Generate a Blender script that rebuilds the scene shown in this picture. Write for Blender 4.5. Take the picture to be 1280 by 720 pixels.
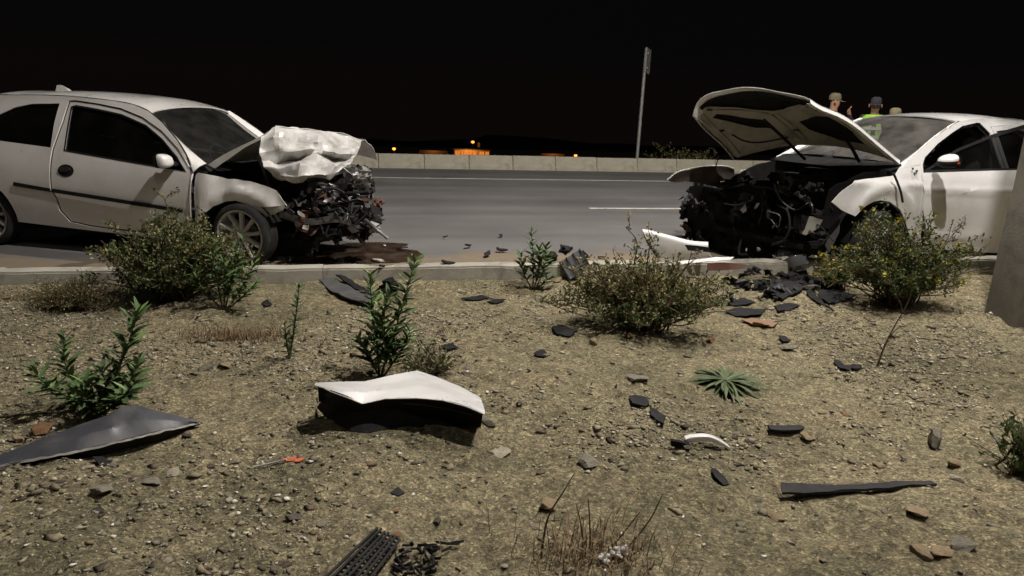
import bpy, bmesh, math, random
import numpy as np
from math import sin, cos, pi, radians, tan, atan2, sqrt
from mathutils import Vector, Matrix, noise as mnoise

for o in list(bpy.data.objects):
    bpy.data.objects.remove(o, do_unlink=True)
SC = bpy.context.scene
COL = SC.collection
rng = np.random.default_rng(11)
random.seed(11)

# ------------------------------------------------------------------ camera
PITCH, ROLL, CAM_H, FPX = radians(13.8), radians(1.9), 1.4, 900.0
_fw = np.array([0, cos(PITCH), -sin(PITCH)])
_r0 = np.array([1.0, 0, 0])
_u0 = np.array([0, sin(PITCH), cos(PITCH)])
_rt = _r0 * cos(ROLL) + _u0 * sin(ROLL)
_up = -_r0 * sin(ROLL) + _u0 * cos(ROLL)
_co = np.array([0, 0, CAM_H])
cam = bpy.data.cameras.new('camera')
cam.sensor_width = 36.0
cam.lens = 36.0 * FPX / 1280.0
cam.clip_end = 5000
cam.clip_start = 0.02
camo = bpy.data.objects.new('camera', cam)
COL.objects.link(camo)
m = Matrix.Identity(4)
for i in range(3):
    m[i][0], m[i][1], m[i][2], m[i][3] = _rt[i], _up[i], -_fw[i], _co[i]
camo.matrix_world = m
SC.camera = camo

# ------------------------------------------------------------------ night sky, moon, exposure
world = bpy.data.worlds.new('World')
SC.world = world
world.use_nodes = True
wn = world.node_tree
bg = wn.nodes['Background']
sky = wn.nodes.new('ShaderNodeTexSky')
sky.sky_type = 'NISHITA'
sky.sun_disc = False
sky.sun_elevation = radians(-4.0)
sky.sun_rotation = radians(-40)
tint = wn.nodes.new('ShaderNodeMixRGB')
tint.blend_type = 'MIX'
tint.inputs[0].default_value = 0.97
tint.inputs[2].default_value = (0.060, 0.050, 0.050, 1)
wn.links.new(sky.outputs[0], tint.inputs[1])
tcw = wn.nodes.new('ShaderNodeTexCoord'); spw = wn.nodes.new('ShaderNodeSeparateXYZ'); glow = wn.nodes.new('ShaderNodeValToRGB')
glow.color_ramp.elements[0].position = 0.0; glow.color_ramp.elements[0].color = (0.070, 0.040, 0.041, 1)
glow.color_ramp.elements[1].position = 0.09; glow.color_ramp.elements[1].color = (0.036, 0.036, 0.037, 1)
wn.links.new(tcw.outputs['Generated'], spw.inputs[0]); wn.links.new(spw.outputs[2], glow.inputs[0]); wn.links.new(glow.outputs[0], tint.inputs[2])
wn.links.new(tint.outputs[0], bg.inputs['Color'])
bg.inputs['Strength'].default_value = 0.05
moon = bpy.data.lights.new('moon', 'SUN')
moon.energy = 0.02
moon.angle = radians(0.5)
moon.color = (1, 0.96, 0.9)
moono = bpy.data.objects.new('moon', moon)
moono.rotation_euler = (radians(35), radians(20), 0)
COL.objects.link(moono)
SC.view_settings.view_transform = 'Standard'
SC.view_settings.look = 'None'
SC.view_settings.gamma = 1
SC.view_settings.exposure = 0.0
LAMP_POWER = 3000.0
LAMP_COLOR = (1.0, 0.94, 0.88)

# ------------------------------------------------------------------ helpers
def ray(x, y):
    return _fw + _rt * (x - 640) / FPX + _up * (360 - y) / FPX

def gp(x, y, z=0.0):
    """point of the plane at height z seen at picture position x, y"""
    r = ray(x, y)
    t = (z - CAM_H) / r[2]
    return _co + r * t

def at_depth(x, y, Y):
    r = ray(x, y)
    return _co + r * (Y / r[1])

TH = radians(12.5)                                    # the road runs a little away to the right
UD = np.array([cos(TH), sin(TH), 0.0])
VD = np.array([-sin(TH), cos(TH), 0.0])

def uv(u, v, z=0.0):
    return UD * u + VD * v + np.array([0, 0, z])

def touv(p):
    return float(np.dot(p, UD)), float(np.dot(p, VD))

def hash2(ix, iy, s):
    n = (ix.astype(np.int64) * 374761393 + iy.astype(np.int64) * 668265263 + s * 982451653) & 0x7fffffff
    n = ((n ^ (n >> 13)) * 1274126177) & 0x7fffffff
    n = (n ^ (n >> 16)) & 0xffff
    return n / 65535.0

def vnoise(x, y, s=0):
    x = np.asarray(x, float); y = np.asarray(y, float)
    ix = np.floor(x); iy = np.floor(y)
    fx = x - ix; fy = y - iy
    fx = fx * fx * (3 - 2 * fx); fy = fy * fy * (3 - 2 * fy)
    a = hash2(ix, iy, s); b = hash2(ix + 1, iy, s); c = hash2(ix, iy + 1, s); d = hash2(ix + 1, iy + 1, s)
    return (a * (1 - fx) + b * fx) * (1 - fy) + (c * (1 - fx) + d * fx) * fy - 0.5

KERB_V = 5.86
def dirt_h(x, y):
    """height of the bare dirt in front of the kerb"""
    x = np.asarray(x, float); y = np.asarray(y, float)
    v = x * VD[0] + y * VD[1]
    h = 0.11 * vnoise(x * .55, y * .55, 1) + 0.06 * vnoise(x * 1.7, y * 1.7, 2) + 0.028 * vnoise(x * 4.5, y * 4.5, 3)
    h = h + 0.024 * vnoise(x * 10, y * 10, 4) + 0.017 * vnoise(x * 21, y * 21, 5)
    near = np.clip((KERB_V - v) / 0.5, 0, 1)
    h = h + 0.014 * np.abs(vnoise(x * 7.3, y * 7.3, 31)) + 0.012 * vnoise(x * 15, y * 15, 33)
    return h * (0.25 + 0.75 * near) + (.018 + .04 * vnoise(x * 2.1, y * 2.1, 34)) * np.exp(-np.clip(KERB_V - v, 0, 9) / .22)

def hz(p):
    return float(dirt_h(p[0], p[1]))

def dp(x, y, dz=0.0):
    """point on the dirt seen at picture position x, y"""
    z = 0.0
    for _ in range(6):
        p = gp(x, y, z)
        z = hz(p)
    p = gp(x, y, z)
    p[2] += dz
    return p

def mk(name, verts, faces, mat=None, parent=None, smooth=True, sharp=35, solid=0.0, recalc=True, loc=None):
    me = bpy.data.meshes.new(name)
    bm = bmesh.new()
    vs = [bm.verts.new(tuple(map(float, v))) for v in verts]
    for f in faces:
        try:
            bm.faces.new([vs[i] for i in f])
        except ValueError:
            pass
    bmesh.ops.remove_doubles(bm, verts=bm.verts[:], dist=1e-5)
    return bmobj(name, bm, mat, parent, smooth, sharp, solid, recalc, loc, me)

def bmobj(name, bm, mat=None, parent=None, smooth=True, sharp=35, solid=0.0, recalc=True, loc=None, me=None):
    if recalc:
        bmesh.ops.recalc_face_normals(bm, faces=bm.faces[:])
    if solid:
        bm.normal_update()
        fs = bm.faces[:]; vs = bm.verts[:]
        bes = [e for e in bm.edges if len(e.link_faces) == 1]
        tw = {v: bm.verts.new(v.co - v.normal * solid) for v in vs}
        for f in fs:
            try: bm.faces.new([tw[v] for v in reversed(f.verts)])
            except ValueError: pass
        for e in bes:
            a, b = e.verts
            l = e.link_loops[0]
            if l.vert != a: a, b = b, a
            try: bm.faces.new((b, a, tw[a], tw[b]))
            except ValueError: pass
    me = me or bpy.data.meshes.new(name)
    bm.to_mesh(me)
    bm.free()
    if smooth:
        me.polygons.foreach_set('use_smooth', [True] * len(me.polygons))
        if sharp and sharp < 180:
            me.set_sharp_from_angle(angle=radians(sharp))
    if mat is not None:
        me.materials.append(mat)
    o = bpy.data.objects.new(name, me)
    COL.objects.link(o)
    if parent is not None:
        o.parent = parent
    if loc is not None:
        o.location = tuple(loc)
    return o

def fastmesh(name, V, Fc, mat, parent=None, smooth=False):
    """big joined meshes from numpy arrays; all faces have the same number of corners"""
    V = np.asarray(V, np.float32); Fc = np.asarray(Fc, np.int32)
    me = bpy.data.meshes.new(name)
    k = Fc.shape[1]
    me.vertices.add(len(V)); me.vertices.foreach_set('co', V.ravel())
    me.loops.add(Fc.size); me.loops.foreach_set('vertex_index', Fc.ravel())
    me.polygons.add(len(Fc))
    me.polygons.foreach_set('loop_start', np.arange(0, Fc.size, k, dtype=np.int32))
    if smooth:
        me.polygons.foreach_set('use_smooth', np.ones(len(Fc), bool))
    me.update(calc_edges=True)
    me.validate()
    me.materials.append(mat)
    o = bpy.data.objects.new(name, me)
    COL.objects.link(o)
    if parent is not None:
        o.parent = parent
    return o

def tag(o, label, cat=None, group=None, kind=None):
    if label: o['label'] = label
    if cat: o['category'] = cat
    if group: o['group'] = group
    if kind: o['kind'] = kind
    return o

def thing(name, label, cat, loc=(0, 0, 0), rotz=0.0, group=None):
    o = bpy.data.objects.new(name, None)
    o.empty_display_size = 0.1
    COL.objects.link(o)
    o.location = tuple(map(float, loc))
    o.rotation_euler = (0, 0, rotz)
    return tag(o, label, cat, group)

def inst(me, name, parent=None, loc=(0, 0, 0), rot=(0, 0, 0), scale=(1, 1, 1)):
    o = bpy.data.objects.new(name, me)
    COL.objects.link(o)
    if parent is not None: o.parent = parent
    o.location = tuple(map(float, loc)); o.rotation_euler = tuple(map(float, rot))
    o.scale = (scale,) * 3 if isinstance(scale, (int, float)) else tuple(map(float, scale))
    return o

def catmull(P, n):
    """smooth curve through points, n samples per span"""
    P = np.asarray(P, float)
    Q = np.vstack([2 * P[0] - P[1], P, 2 * P[-1] - P[-2]])
    out = []
    for i in range(1, len(Q) - 2):
        p0, p1, p2, p3 = Q[i - 1], Q[i], Q[i + 1], Q[i + 2]
        for k in range(n):
            t = k / n
            out.append(0.5 * (2 * p1 + (p2 - p0) * t + (2 * p0 - 5 * p1 + 4 * p2 - p3) * t * t + (3 * p1 - p0 - 3 * p2 + p3) * t ** 3))
    out.append(P[-1])
    return np.array(out)

def gridfaces(r, c, closed=False):
    f = []
    for i in range(r - 1):
        for j in range(c if closed else c - 1):
            j2 = (j + 1) % c
            f.append((i * c + j, i * c + j2, (i + 1) * c + j2, (i + 1) * c + j))
    return f

def loft(name, rows, mat, parent=None, solid=0.0, smooth=True, sharp=35, closed=False):
    rows = [np.asarray(r, float) for r in rows]
    return mk(name, np.vstack(rows), gridfaces(len(rows), len(rows[0]), closed), mat, parent, smooth, sharp, solid)

def boxbm(bm, c, s, rot=None, bev=0.0):
    r = bmesh.ops.create_cube(bm, size=1.0)
    M = Matrix.Translation(Vector(tuple(map(float, c)))) @ (rot.to_4x4() if rot else Matrix.Identity(4)) @ Matrix.Diagonal((*map(float, s), 1))
    bmesh.ops.transform(bm, matrix=M, verts=r['verts'])
    if bev:
        es = list({e for v in r['verts'] for e in v.link_edges})
        bmesh.ops.bevel(bm, geom=es, offset=bev, segments=2, affect='EDGES')

def box(name, c, s, mat, parent=None, rot=None, bev=0.01):
    bm = bmesh.new()
    boxbm(bm, c, s, rot, bev)
    return bmobj(name, bm, mat, parent, True, 40)

def tubearr(P, r, n=6):
    """verts, faces of a tube along points; r number or list"""
    P = np.asarray(P, float)
    R = np.full(len(P), r) if np.isscalar(r) else np.asarray(r, float)
    V = []; prev = None
    for i in range(len(P)):
        t = P[min(i + 1, len(P) - 1)] - P[max(i - 1, 0)]
        t = t / (np.linalg.norm(t) + 1e-9)
        a = np.array([0, 0, 1.0]) if prev is None else prev
        if prev is None and abs(t[2]) > .9: a = np.array([1.0, 0, 0])
        b = np.cross(t, a); b /= (np.linalg.norm(b) + 1e-9)
        a = np.cross(b, t); prev = a
        for k in range(n):
            w = 2 * pi * k / n
            V.append(P[i] + R[i] * (cos(w) * a + sin(w) * b))
    Fq = gridfaces(len(P), n, True)
    Fq.append(tuple(range(n))[::-1]); Fq.append(tuple(range((len(P) - 1) * n, len(P) * n)))
    return V, Fq

def tube(name, P, r, mat, parent=None, n=8):
    V, Fq = tubearr(P, r, n)
    return mk(name, V, Fq, mat, parent, True, 50)

def tubes(name, items, mat, parent=None, n=5):
    V = []; Fq = []
    for P, r in items:
        v, f = tubearr(P, r, n)
        o = len(V); V += v; Fq += [tuple(i + o for i in q) for q in f]
    return mk(name, V, Fq, mat, parent, True, 50)

def lathe(prof, n, axis='y'):
    V = []
    for (r, h) in prof:
        for k in range(n):
            w = 2 * pi * k / n
            V.append((r * cos(w), h, r * sin(w)) if axis == 'y' else (r * cos(w), r * sin(w), h))
    return V, gridfaces(len(prof), n, True)

def polyoff(poly, d):
    """move a closed outline inwards (d > 0) or outwards"""
    P = [np.array(p, float) for p in poly]
    n = len(P)
    A = sum(P[i][0] * P[(i + 1) % n][1] - P[(i + 1) % n][0] * P[i][1] for i in range(n))
    sg = 1 if A > 0 else -1
    out = []
    for i in range(n):
        a = P[i] - P[i - 1]; b = P[(i + 1) % n] - P[i]
        na = np.array([-a[1], a[0]]) / (np.linalg.norm(a) + 1e-9) * sg
        nb = np.array([-b[1], b[0]]) / (np.linalg.norm(b) + 1e-9) * sg
        k = na + nb
        L = max(np.linalg.norm(k), .5)
        k = k / L * min(2 / L, 1.6)
        out.append(P[i] + k * d)
    return out

def arc(cx, cy, r, a0, a1, n=12, ry=None):
    ry = ry or r
    return [(cx + r * cos(radians(a0 + (a1 - a0) * i / n)), cy + ry * sin(radians(a0 + (a1 - a0) * i / n))) for i in range(n + 1)]

def panel(name, outer, fn, mat, parent, holes=(), grid=0.06, solid=0.012, sharp=40):
    """a shaped sheet: flat outline with holes, cut into a fine grid, then bent by fn(a, b) -> xyz"""
    bm = bmesh.new()
    E = []
    for loop in [outer] + list(holes):
        vs = [bm.verts.new((float(p[0]), float(p[1]), 0)) for p in loop]
        for i in range(len(vs)):
            E.append(bm.edges.new((vs[i], vs[(i + 1) % len(vs)])))
    bmesh.ops.triangle_fill(bm, use_beauty=True, use_dissolve=False, edges=E)
    xs = [p[0] for p in outer]; ys = [p[1] for p in outer]
    for lo, hi, nrm in ((min(xs), max(xs), (1, 0, 0)), (min(ys), max(ys), (0, 1, 0))):
        k = math.floor(lo / grid) + 1
        while k * grid < hi:
            co = (k * grid, 0, 0) if nrm[0] else (0, k * grid, 0)
            bmesh.ops.bisect_plane(bm, geom=bm.verts[:] + bm.edges[:] + bm.faces[:], plane_co=co, plane_no=nrm, dist=1e-5)
            k += 1
    for v in bm.verts:
        v.co = Vector(tuple(map(float, fn(v.co.x, v.co.y))))
    return bmobj(name, bm, mat, parent, True, sharp, solid)

def fbm3(p, s=1.0, o=3):
    return mnoise.fractal(Vector(p) * s, 1.0, 2.0, o)

# ------------------------------------------------------------------ materials
def mat(name, col, rough=.6, metal=0.0, coat=0.0, spec=.5):
    M = bpy.data.materials.new(name)
    M.use_nodes = True
    b = M.node_tree.nodes['Principled BSDF']
    b.inputs['Base Color'].default_value = (*col, 1)
    b.inputs['Roughness'].default_value = rough
    b.inputs['Metallic'].default_value = metal
    b.inputs['Coat Weight'].default_value = coat
    b.inputs['Coat Roughness'].default_value = .06
    b.inputs['Specular IOR Level'].default_value = spec
    return M

def N(M, t, **kw):
    n = M.node_tree.nodes.new(t)
    for k, v in kw.items():
        setattr(n, k, v)
    return n

def lk(M, a, b):
    M.node_tree.links.new(a, b)

def ramp(M, stops, src):
    r = N(M, 'ShaderNodeValToRGB')
    e = r.color_ramp.elements
    while len(e) < len(stops): e.new(.5)
    for x, (p, c) in zip(e, stops):
        x.position = p; x.color = (*c, 1) if len(c) == 3 else c
    lk(M, src, r.inputs[0])
    return r.outputs[0]

def noise(M, scale, detail=4, rough=.6, coord='Object', dist=0.0):
    tc = N(M, 'ShaderNodeTexCoord')
    n = N(M, 'ShaderNodeTexNoise')
    n.inputs['Scale'].default_value = scale; n.inputs['Detail'].default_value = detail
    n.inputs['Roughness'].default_value = rough; n.inputs['Distortion'].default_value = dist
    lk(M, tc.outputs[coord], n.inputs['Vector'])
    return n.outputs['Fac']

def mixc(M, fac, a, b, mode='MIX'):
    x = N(M, 'ShaderNodeMixRGB', blend_type=mode)
    for i, v in ((0, fac), (1, a), (2, b)):
        if hasattr(v, 'links'): lk(M, v, x.inputs[i])
        elif isinstance(v, (int, float)): x.inputs[i].default_value = v
        else: x.inputs[i].default_value = (*v, 1)
    return x.outputs[0]

def bump(M, h, strength=.4, dist=.01, bsdf=None):
    b = N(M, 'ShaderNodeBump')
    b.inputs['Strength'].default_value = strength; b.inputs['Distance'].default_value = dist
    lk(M, h, b.inputs['Height'])
    lk(M, b.outputs[0], (bsdf or M.node_tree.nodes['Principled BSDF']).inputs['Normal'])

def setc(M, out, inp='Base Color'):
    lk(M, out, M.node_tree.nodes['Principled BSDF'].inputs[inp])

def worn(name, col, rough=.6, metal=0, dirt=(.16, .12, .08), amt=.5, scale=6, coat=0, bmp=.0):
    """a coloured surface with dust and scuffs in patches"""
    M = mat(name, col, rough, metal, coat)
    n = noise(M, scale, 6, .65)
    f = ramp(M, [(.45, (0, 0, 0)), (.75, (amt,) * 3)], n)
    setc(M, mixc(M, f, col, dirt))
    r = ramp(M, [(.3, (rough,) * 3), (.8, (min(1, rough + .35),) * 3)], noise(M, scale * 2.3, 5))
    setc(M, r, 'Roughness')
    if bmp: bump(M, noise(M, scale * 7, 5), bmp, .01)
    return M

def island(name, stops, rough=.6, extra=None, transl=0.0, bmp=0.0):
    """colour drawn at random for every separate piece of a joined mesh"""
    M = mat(name, (.5, .5, .5), rough)
    g = N(M, 'ShaderNodeNewGeometry')
    c = ramp(M, stops, g.outputs['Random Per Island'])
    if extra:
        c = mixc(M, ramp(M, [(.4, (0, 0, 0)), (.7, (.7, .7, .7))], noise(M, extra[0], 5)), c, extra[1])
    setc(M, c)
    if transl:
        b = M.node_tree.nodes['Principled BSDF']
        t = N(M, 'ShaderNodeBsdfTranslucent')
        lk(M, c, t.inputs['Color'])
        x = N(M, 'ShaderNodeMixShader')
        x.inputs[0].default_value = transl
        lk(M, b.outputs[0], x.inputs[1]); lk(M, t.outputs[0], x.inputs[2])
        lk(M, x.outputs[0], M.node_tree.nodes['Material Output'].inputs['Surface'])
    if bmp: bump(M, noise(M, 60, 4), bmp, .005)
    return M

def emit(name, col, st):
    M = bpy.data.materials.new(name); M.use_nodes = True
    t = M.node_tree; t.nodes.remove(t.nodes['Principled BSDF'])
    e = t.nodes.new('ShaderNodeEmission')
    e.inputs[0].default_value = (*col, 1); e.inputs[1].default_value = st
    t.links.new(e.outputs[0], t.nodes['Material Output'].inputs[0])
    return M

def glassmat(name, tint, dust=.03, dustcol=(.4, .38, .33), crack=False):
    M = bpy.data.materials.new(name); M.use_nodes = True
    t = M.node_tree; t.nodes.remove(t.nodes['Principled BSDF'])
    tr = t.nodes.new('ShaderNodeBsdfTransparent'); tr.inputs[0].default_value = (*tint, 1)
    gl = t.nodes.new('ShaderNodeBsdfGlossy'); gl.inputs['Roughness'].default_value = .015
    fr = t.nodes.new('ShaderNodeFresnel'); fr.inputs[0].default_value = 1.5
    mx = t.nodes.new('ShaderNodeMixShader')
    t.links.new(fr.outputs[0], mx.inputs[0]); t.links.new(tr.outputs[0], mx.inputs[1]); t.links.new(gl.outputs[0], mx.inputs[2])
    df = t.nodes.new('ShaderNodeBsdfDiffuse'); df.inputs[0].default_value = (*dustcol, 1)
    m2 = t.nodes.new('ShaderNodeMixShader')
    f = ramp(M, [(.35, (dust * .4,) * 3), (.75, (dust * 1.7,) * 3)], noise(M, 3.5, 6))
    if crack:
        v = N(M, 'ShaderNodeTexVoronoi'); v.feature = 'DISTANCE_TO_EDGE'; v.inputs['Scale'].default_value = 9
        tc = N(M, 'ShaderNodeTexCoord'); lk(M, tc.outputs['Object'], v.inputs['Vector'])
        c = ramp(M, [(0, (.55, .55, .55)), (.012, (0, 0, 0))], v.outputs['Distance'])
        msk = ramp(M, [(.5, (0, 0, 0)), (.62, (1, 1, 1))], noise(M, 1.3, 2))
        f = mixc(M, 1.0, f, mixc(M, 1.0, c, msk, 'MULTIPLY'), 'ADD')
    t.links.new(f, m2.inputs[0])
    t.links.new(mx.outputs[0], m2.inputs[1]); t.links.new(df.outputs[0], m2.inputs[2])
    t.links.new(m2.outputs[0], t.nodes['Material Output'].inputs[0])
    return M

M_PAINT = worn('white_paint', (.74, .72, .69), .22, 0, (.34, .30, .24), .3, 2.2, 1.0)
M_PAINT2 = worn('pearl_white_paint', (.80, .79, .775), .20, 0, (.34, .30, .25), .3, 2.0, 1.0)
M_PAINTIN = worn('bare_inner_panel', (.36, .34, .29), .5, 0, (.08, .07, .06), .75, 5)
M_BLACKPL = worn('black_plastic', (.012, .012, .013), .62, 0, (.05, .043, .035), .3, 9)
M_DARKPL = worn('grey_plastic', (.024, .024, .026), .68, 0, (.09, .075, .06), .35, 7)
M_GREYPL = worn('mid_grey_plastic', (.07, .07, .074), .65, 0, (.15, .13, .1), .45, 7)
M_BAY = worn('bay_black', (.009, .009, .009), .75, 0, (.03, .026, .022), .6, 8)  # near-black base colour with slightly lighter patches
M_RUBBER = worn('tyre_rubber', (.014, .014, .014), .8, 0, (.07, .06, .045), .5, 12)
M_ALLOY = worn('alloy', (.50, .485, .45), .42, .25, (.25, .22, .17), .5, 12)
M_STEEL = worn('steel', (.20, .195, .19), .42, .85, (.08, .06, .045), .6, 10)
M_ENGINE = worn('cast_engine_metal', (.085, .082, .078), .5, .5, (.03, .025, .02), .7, 14, 0, .3)
M_TORN = worn('torn_pale_plastic', (.5, .48, .44), .5, 0, (.12, .1, .08), .6, 10)
M_CHROME = mat('chrome', (.75, .75, .76), .12, 1.0)
M_LENS = mat('lamp_lens', (.82, .84, .86), .06, .9)
M_RED = worn('red_plastic', (.22, .018, .012), .35, 0, (.05, .03, .02), .4, 8)
M_REDL = emit('red_indicator_glow', (1, .07, .03), .55)
M_RUST = worn('rusty_red_liner', (.11, .045, .03), .6, 0, (.03, .02, .015), .5, 9)
for _m in (M_BLACKPL, M_DARKPL, M_GREYPL, M_BAY):
    _m.node_tree.nodes['Principled BSDF'].inputs['Specular IOR Level'].default_value = .22
M_GLASS = glassmat('tinted_glass', (.10, .10, .10), .012)
M_WS1 = glassmat('windscreen_glass', (.40, .42, .42), .055, (.3, .29, .26), True)
M_WS2 = glassmat('dusty_windscreen_glass', (.42, .43, .43), .17, (.36, .34, .31))
M_SEAT = mat('seat_cloth', (.03, .03, .032), .9)
M_SEAT2 = mat('beige_seat_cloth', (.13, .12, .11), .9)
M_CABIN = mat('cabin_plastic', (.018, .018, .018), .7)
# ------------------------------------------------------------------ ground, road, kerb, barrier
M_DIRT = mat('dirt', (.2, .16, .1), .95, spec=.2)
def _dirt():
    M = M_DIRT
    big = ramp(M, [(.30, (.150, .137, .086)), (.42, (.232, .205, .128)), (.56, (.335, .287, .182)), (.70, (.265, .234, .150))], noise(M, .85, 8, .66, dist=.5))
    mid = ramp(M, [(.28, (.40, .40, .36)), (.44, (.86, .86, .84)), (.58, (1.06, 1.05, 1.02)), (.74, (1.35, 1.32, 1.26))], noise(M, 11, 10, .85))
    c = mixc(M, 1.0, big, mid, 'MULTIPLY')
    red = ramp(M, [(.54, (0, 0, 0)), (.70, (.55, .55, .55))], noise(M, 2.2, 6, .65))
    c = mixc(M, red, c, (.36, .272, .165))
    # grit: every small cell of the surface is a grain of its own tone
    tc = N(M, 'ShaderNodeTexCoord')
    for sc, lo, hi, amt in ((42, .40, 1.6, .6), (130, .35, 2.0, .85)):
        vo = N(M, 'ShaderNodeTexVoronoi'); vo.inputs['Scale'].default_value = sc; vo.inputs['Randomness'].default_value = 1
        lk(M, tc.outputs['Object'], vo.inputs['Vector'])
        sp = N(M, 'ShaderNodeSeparateColor'); lk(M, vo.outputs['Color'], sp.inputs[0])
        g = ramp(M, [(0, (lo,) * 3), (.55, (.9, .9, .9)), (.86, (1.1, 1.1, 1.08)), (1, (hi, hi, hi * .95))], sp.outputs[0])
        c = mixc(M, amt, c, mixc(M, 1.0, c, g, 'MULTIPLY'))
    setc(M, c)
    h = mixc(M, .5, noise(M, 30, 9, .8), noise(M, 120, 5, .75), 'ADD')
    bump(M, h, .8, .022)
_dirt()

def ground():
    fu = np.arange(-6.6, 7.4, .022); fv = np.arange(1.1, KERB_V + .02, .022)
    g = lambda a, b: np.sign(b - a) * (np.geomspace(.03, abs(b - a), 46))
    U = np.concatenate([(-6.6 + g(-6.6, -900))[::-1], fu, fu[-1] + g(7.4, 900)])
    V1 = (1.1 + g(1.1, -600))[::-1]
    V2 = np.array([KERB_V + .05, KERB_V + .1, 8, 11, 14, 17, 17.9, 18.6, 20, 23, 28, 36, 48, 65, 90, 130, 190, 280, 420, 640, 950])
    V = np.concatenate([V1, fv, V2])
    uu, vv = np.meshgrid(U, V)
    X = uu * UD[0] + vv * VD[0]; Y = uu * UD[1] + vv * VD[1]
    far = np.clip((np.abs(uu) - 7) / 12, 0, 1)
    Z = dirt_h(X, Y) * (1 - .6 * far)
    Z = np.where(vv > KERB_V + .03, -.07, Z)
    drop = np.clip(vv - 18.2, 0, None)
    Z = np.where(vv > 18.2, -.07 - .5 * np.clip(drop, 0, 5) * .45 - .05 * drop + .9 * vnoise(uu * .06, vv * .06, 7) * np.clip(drop / 20, 0, 1), Z)
    r, c = uu.shape
    idx = np.arange(r * c).reshape(r, c)
    Fq = np.stack([idx[:-1, :-1].ravel(), idx[:-1, 1:].ravel(), idx[1:, 1:].ravel(), idx[1:, :-1].ravel()], 1)
    o = fastmesh('ground', np.stack([X.ravel(), Y.ravel(), Z.ravel()], 1), Fq, M_DIRT, None, True)
    tag(o, 'bare brown stony dirt beside the road', None, None, 'structure')
ground()

M_ROAD = mat('asphalt', (.13, .12, .115), .8, spec=.4)
def _road():
    M = M_ROAD
    base = ramp(M, [(.3, (.122, .117, .114)), (.7, (.175, .167, .160))], noise(M, .7, 6, .6))
    agg = ramp(M, [(.3, (.6, .6, .6)), (.5, (1, 1, 1)), (.72, (1.5, 1.5, 1.5))], noise(M, 130, 3, .7))
    c = mixc(M, 1.0, base, agg, 'MULTIPLY')
    tc = N(M, 'ShaderNodeTexCoord'); sp = N(M, 'ShaderNodeSeparateXYZ'); lk(M, tc.outputs['Object'], sp.inputs[0])
    # drifted soil along the kerb: object y is the distance across the road
    wob = N(M, 'ShaderNodeMath', operation='MULTIPLY_ADD'); lk(M, noise(M, 1.6, 6, .65), wob.inputs[0])
    wob.inputs[1].default_value = -1.5; lk(M, sp.outputs[1], wob.inputs[2])
    soil = ramp(M, [(0.0, (1, 1, 1)), (.12, (.75, .75, .75)), (.30, (0, 0, 0))], wob.outputs[0])
    soil = mixc(M, 1.0, soil, ramp(M, [(.35, (.35, .35, .35)), (.55, (1, 1, 1))], noise(M, 9, 6, .7)), 'MULTIPLY')
    c = mixc(M, soil, c, (.215, .165, .105))
    # long tyre-polished tracks
    mp = N(M, 'ShaderNodeMapping'); mp.inputs['Scale'].default_value = (.05, 1.1, 1); lk(M, tc.outputs['Object'], mp.inputs[0])
    nn = N(M, 'ShaderNodeTexNoise'); nn.inputs['Scale'].default_value = 1.0; nn.inputs['Detail'].default_value = 5; lk(M, mp.outputs[0], nn.inputs['Vector'])
    c = mixc(M, 1.0, c, ramp(M, [(.3, (.72, .72, .72)), (.6, (1.08, 1.08, 1.08))], nn.outputs['Fac']), 'MULTIPLY')
    setc(M, c)
    bump(M, noise(M, 160, 4, .7), .35, .006)
_road()
M_LINE = worn('road_paint', (.68, .66, .58), .6, 0, (.2, .18, .15), .8, 5)
M_CONC = mat('concrete', (.4, .37, .29), .85)
def _conc(M, a, b, sc, d=(.12, .10, .07)):
    c = ramp(M, [(.3, a), (.7, b)], noise(M, sc, 7, .65))
    st = ramp(M, [(.52, (0, 0, 0)), (.74, (.75, .75, .75))], noise(M, sc * 1.7, 6, .6, dist=.6))
    setc(M, mixc(M, st, c, d))
    bump(M, noise(M, sc * 14, 6, .7), .35, .01)
_conc(M_CONC, (.38, .35, .27), (.52, .48, .375), 2.2, (.26, .235, .17))
M_KERB = mat('kerb_concrete', (.4, .37, .3), .85)
_conc(M_KERB, (.28, .262, .22), (.43, .405, .34), 3, (.14, .115, .08))
M_POST = mat('post_concrete', (.2, .18, .14), .85)
_conc(M_POST, (.115, .105, .085), (.165, .15, .12), 5, (.08, .07, .05))
M_GALV = worn('galvanised_steel', (.40, .40, .38), .45, .5, (.2, .18, .14), .5, 6)

ROAD0, ROAD1 = 6.06, 17.75
road = mk('road', [(-300, 0, 0), (300, 0, 0), (300, ROAD1 - ROAD0, 0), (-300, ROAD1 - ROAD0, 0)], [(0, 1, 2, 3)], M_ROAD, None, False)
road.location = tuple(uv(0, ROAD0)); road.rotation_euler = (0, 0, TH)
tag(road, 'grey asphalt highway with soil drifted along its kerb', None, None, 'structure')

def line(name, u0, u1, v, w):
    n = max(2, int((u1 - u0) / .35)); V = []; rr = random.Random(int(v * 100 + u0))
    for i in range(n + 1):
        u = u0 + (u1 - u0) * i / n
        V += [(u, v - ROAD0 - w / 2 + rr.uniform(-.006, .006), .004), (u, v - ROAD0 + w / 2 + rr.uniform(-.006, .006), .004)]
    return mk(name, V, [(2 * i, 2 * i + 2, 2 * i + 3, 2 * i + 1) for i in range(n)], M_LINE, road, False)
line('edge_line', -160, 160, 14.95, .17)
d0 = touv(gp(740, 262))[0]
for k in range(-6, 9):
    line('lane_dash', d0 + k * 9.0, d0 + k * 9.0 + 3.0, 10.42, .13)

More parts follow.
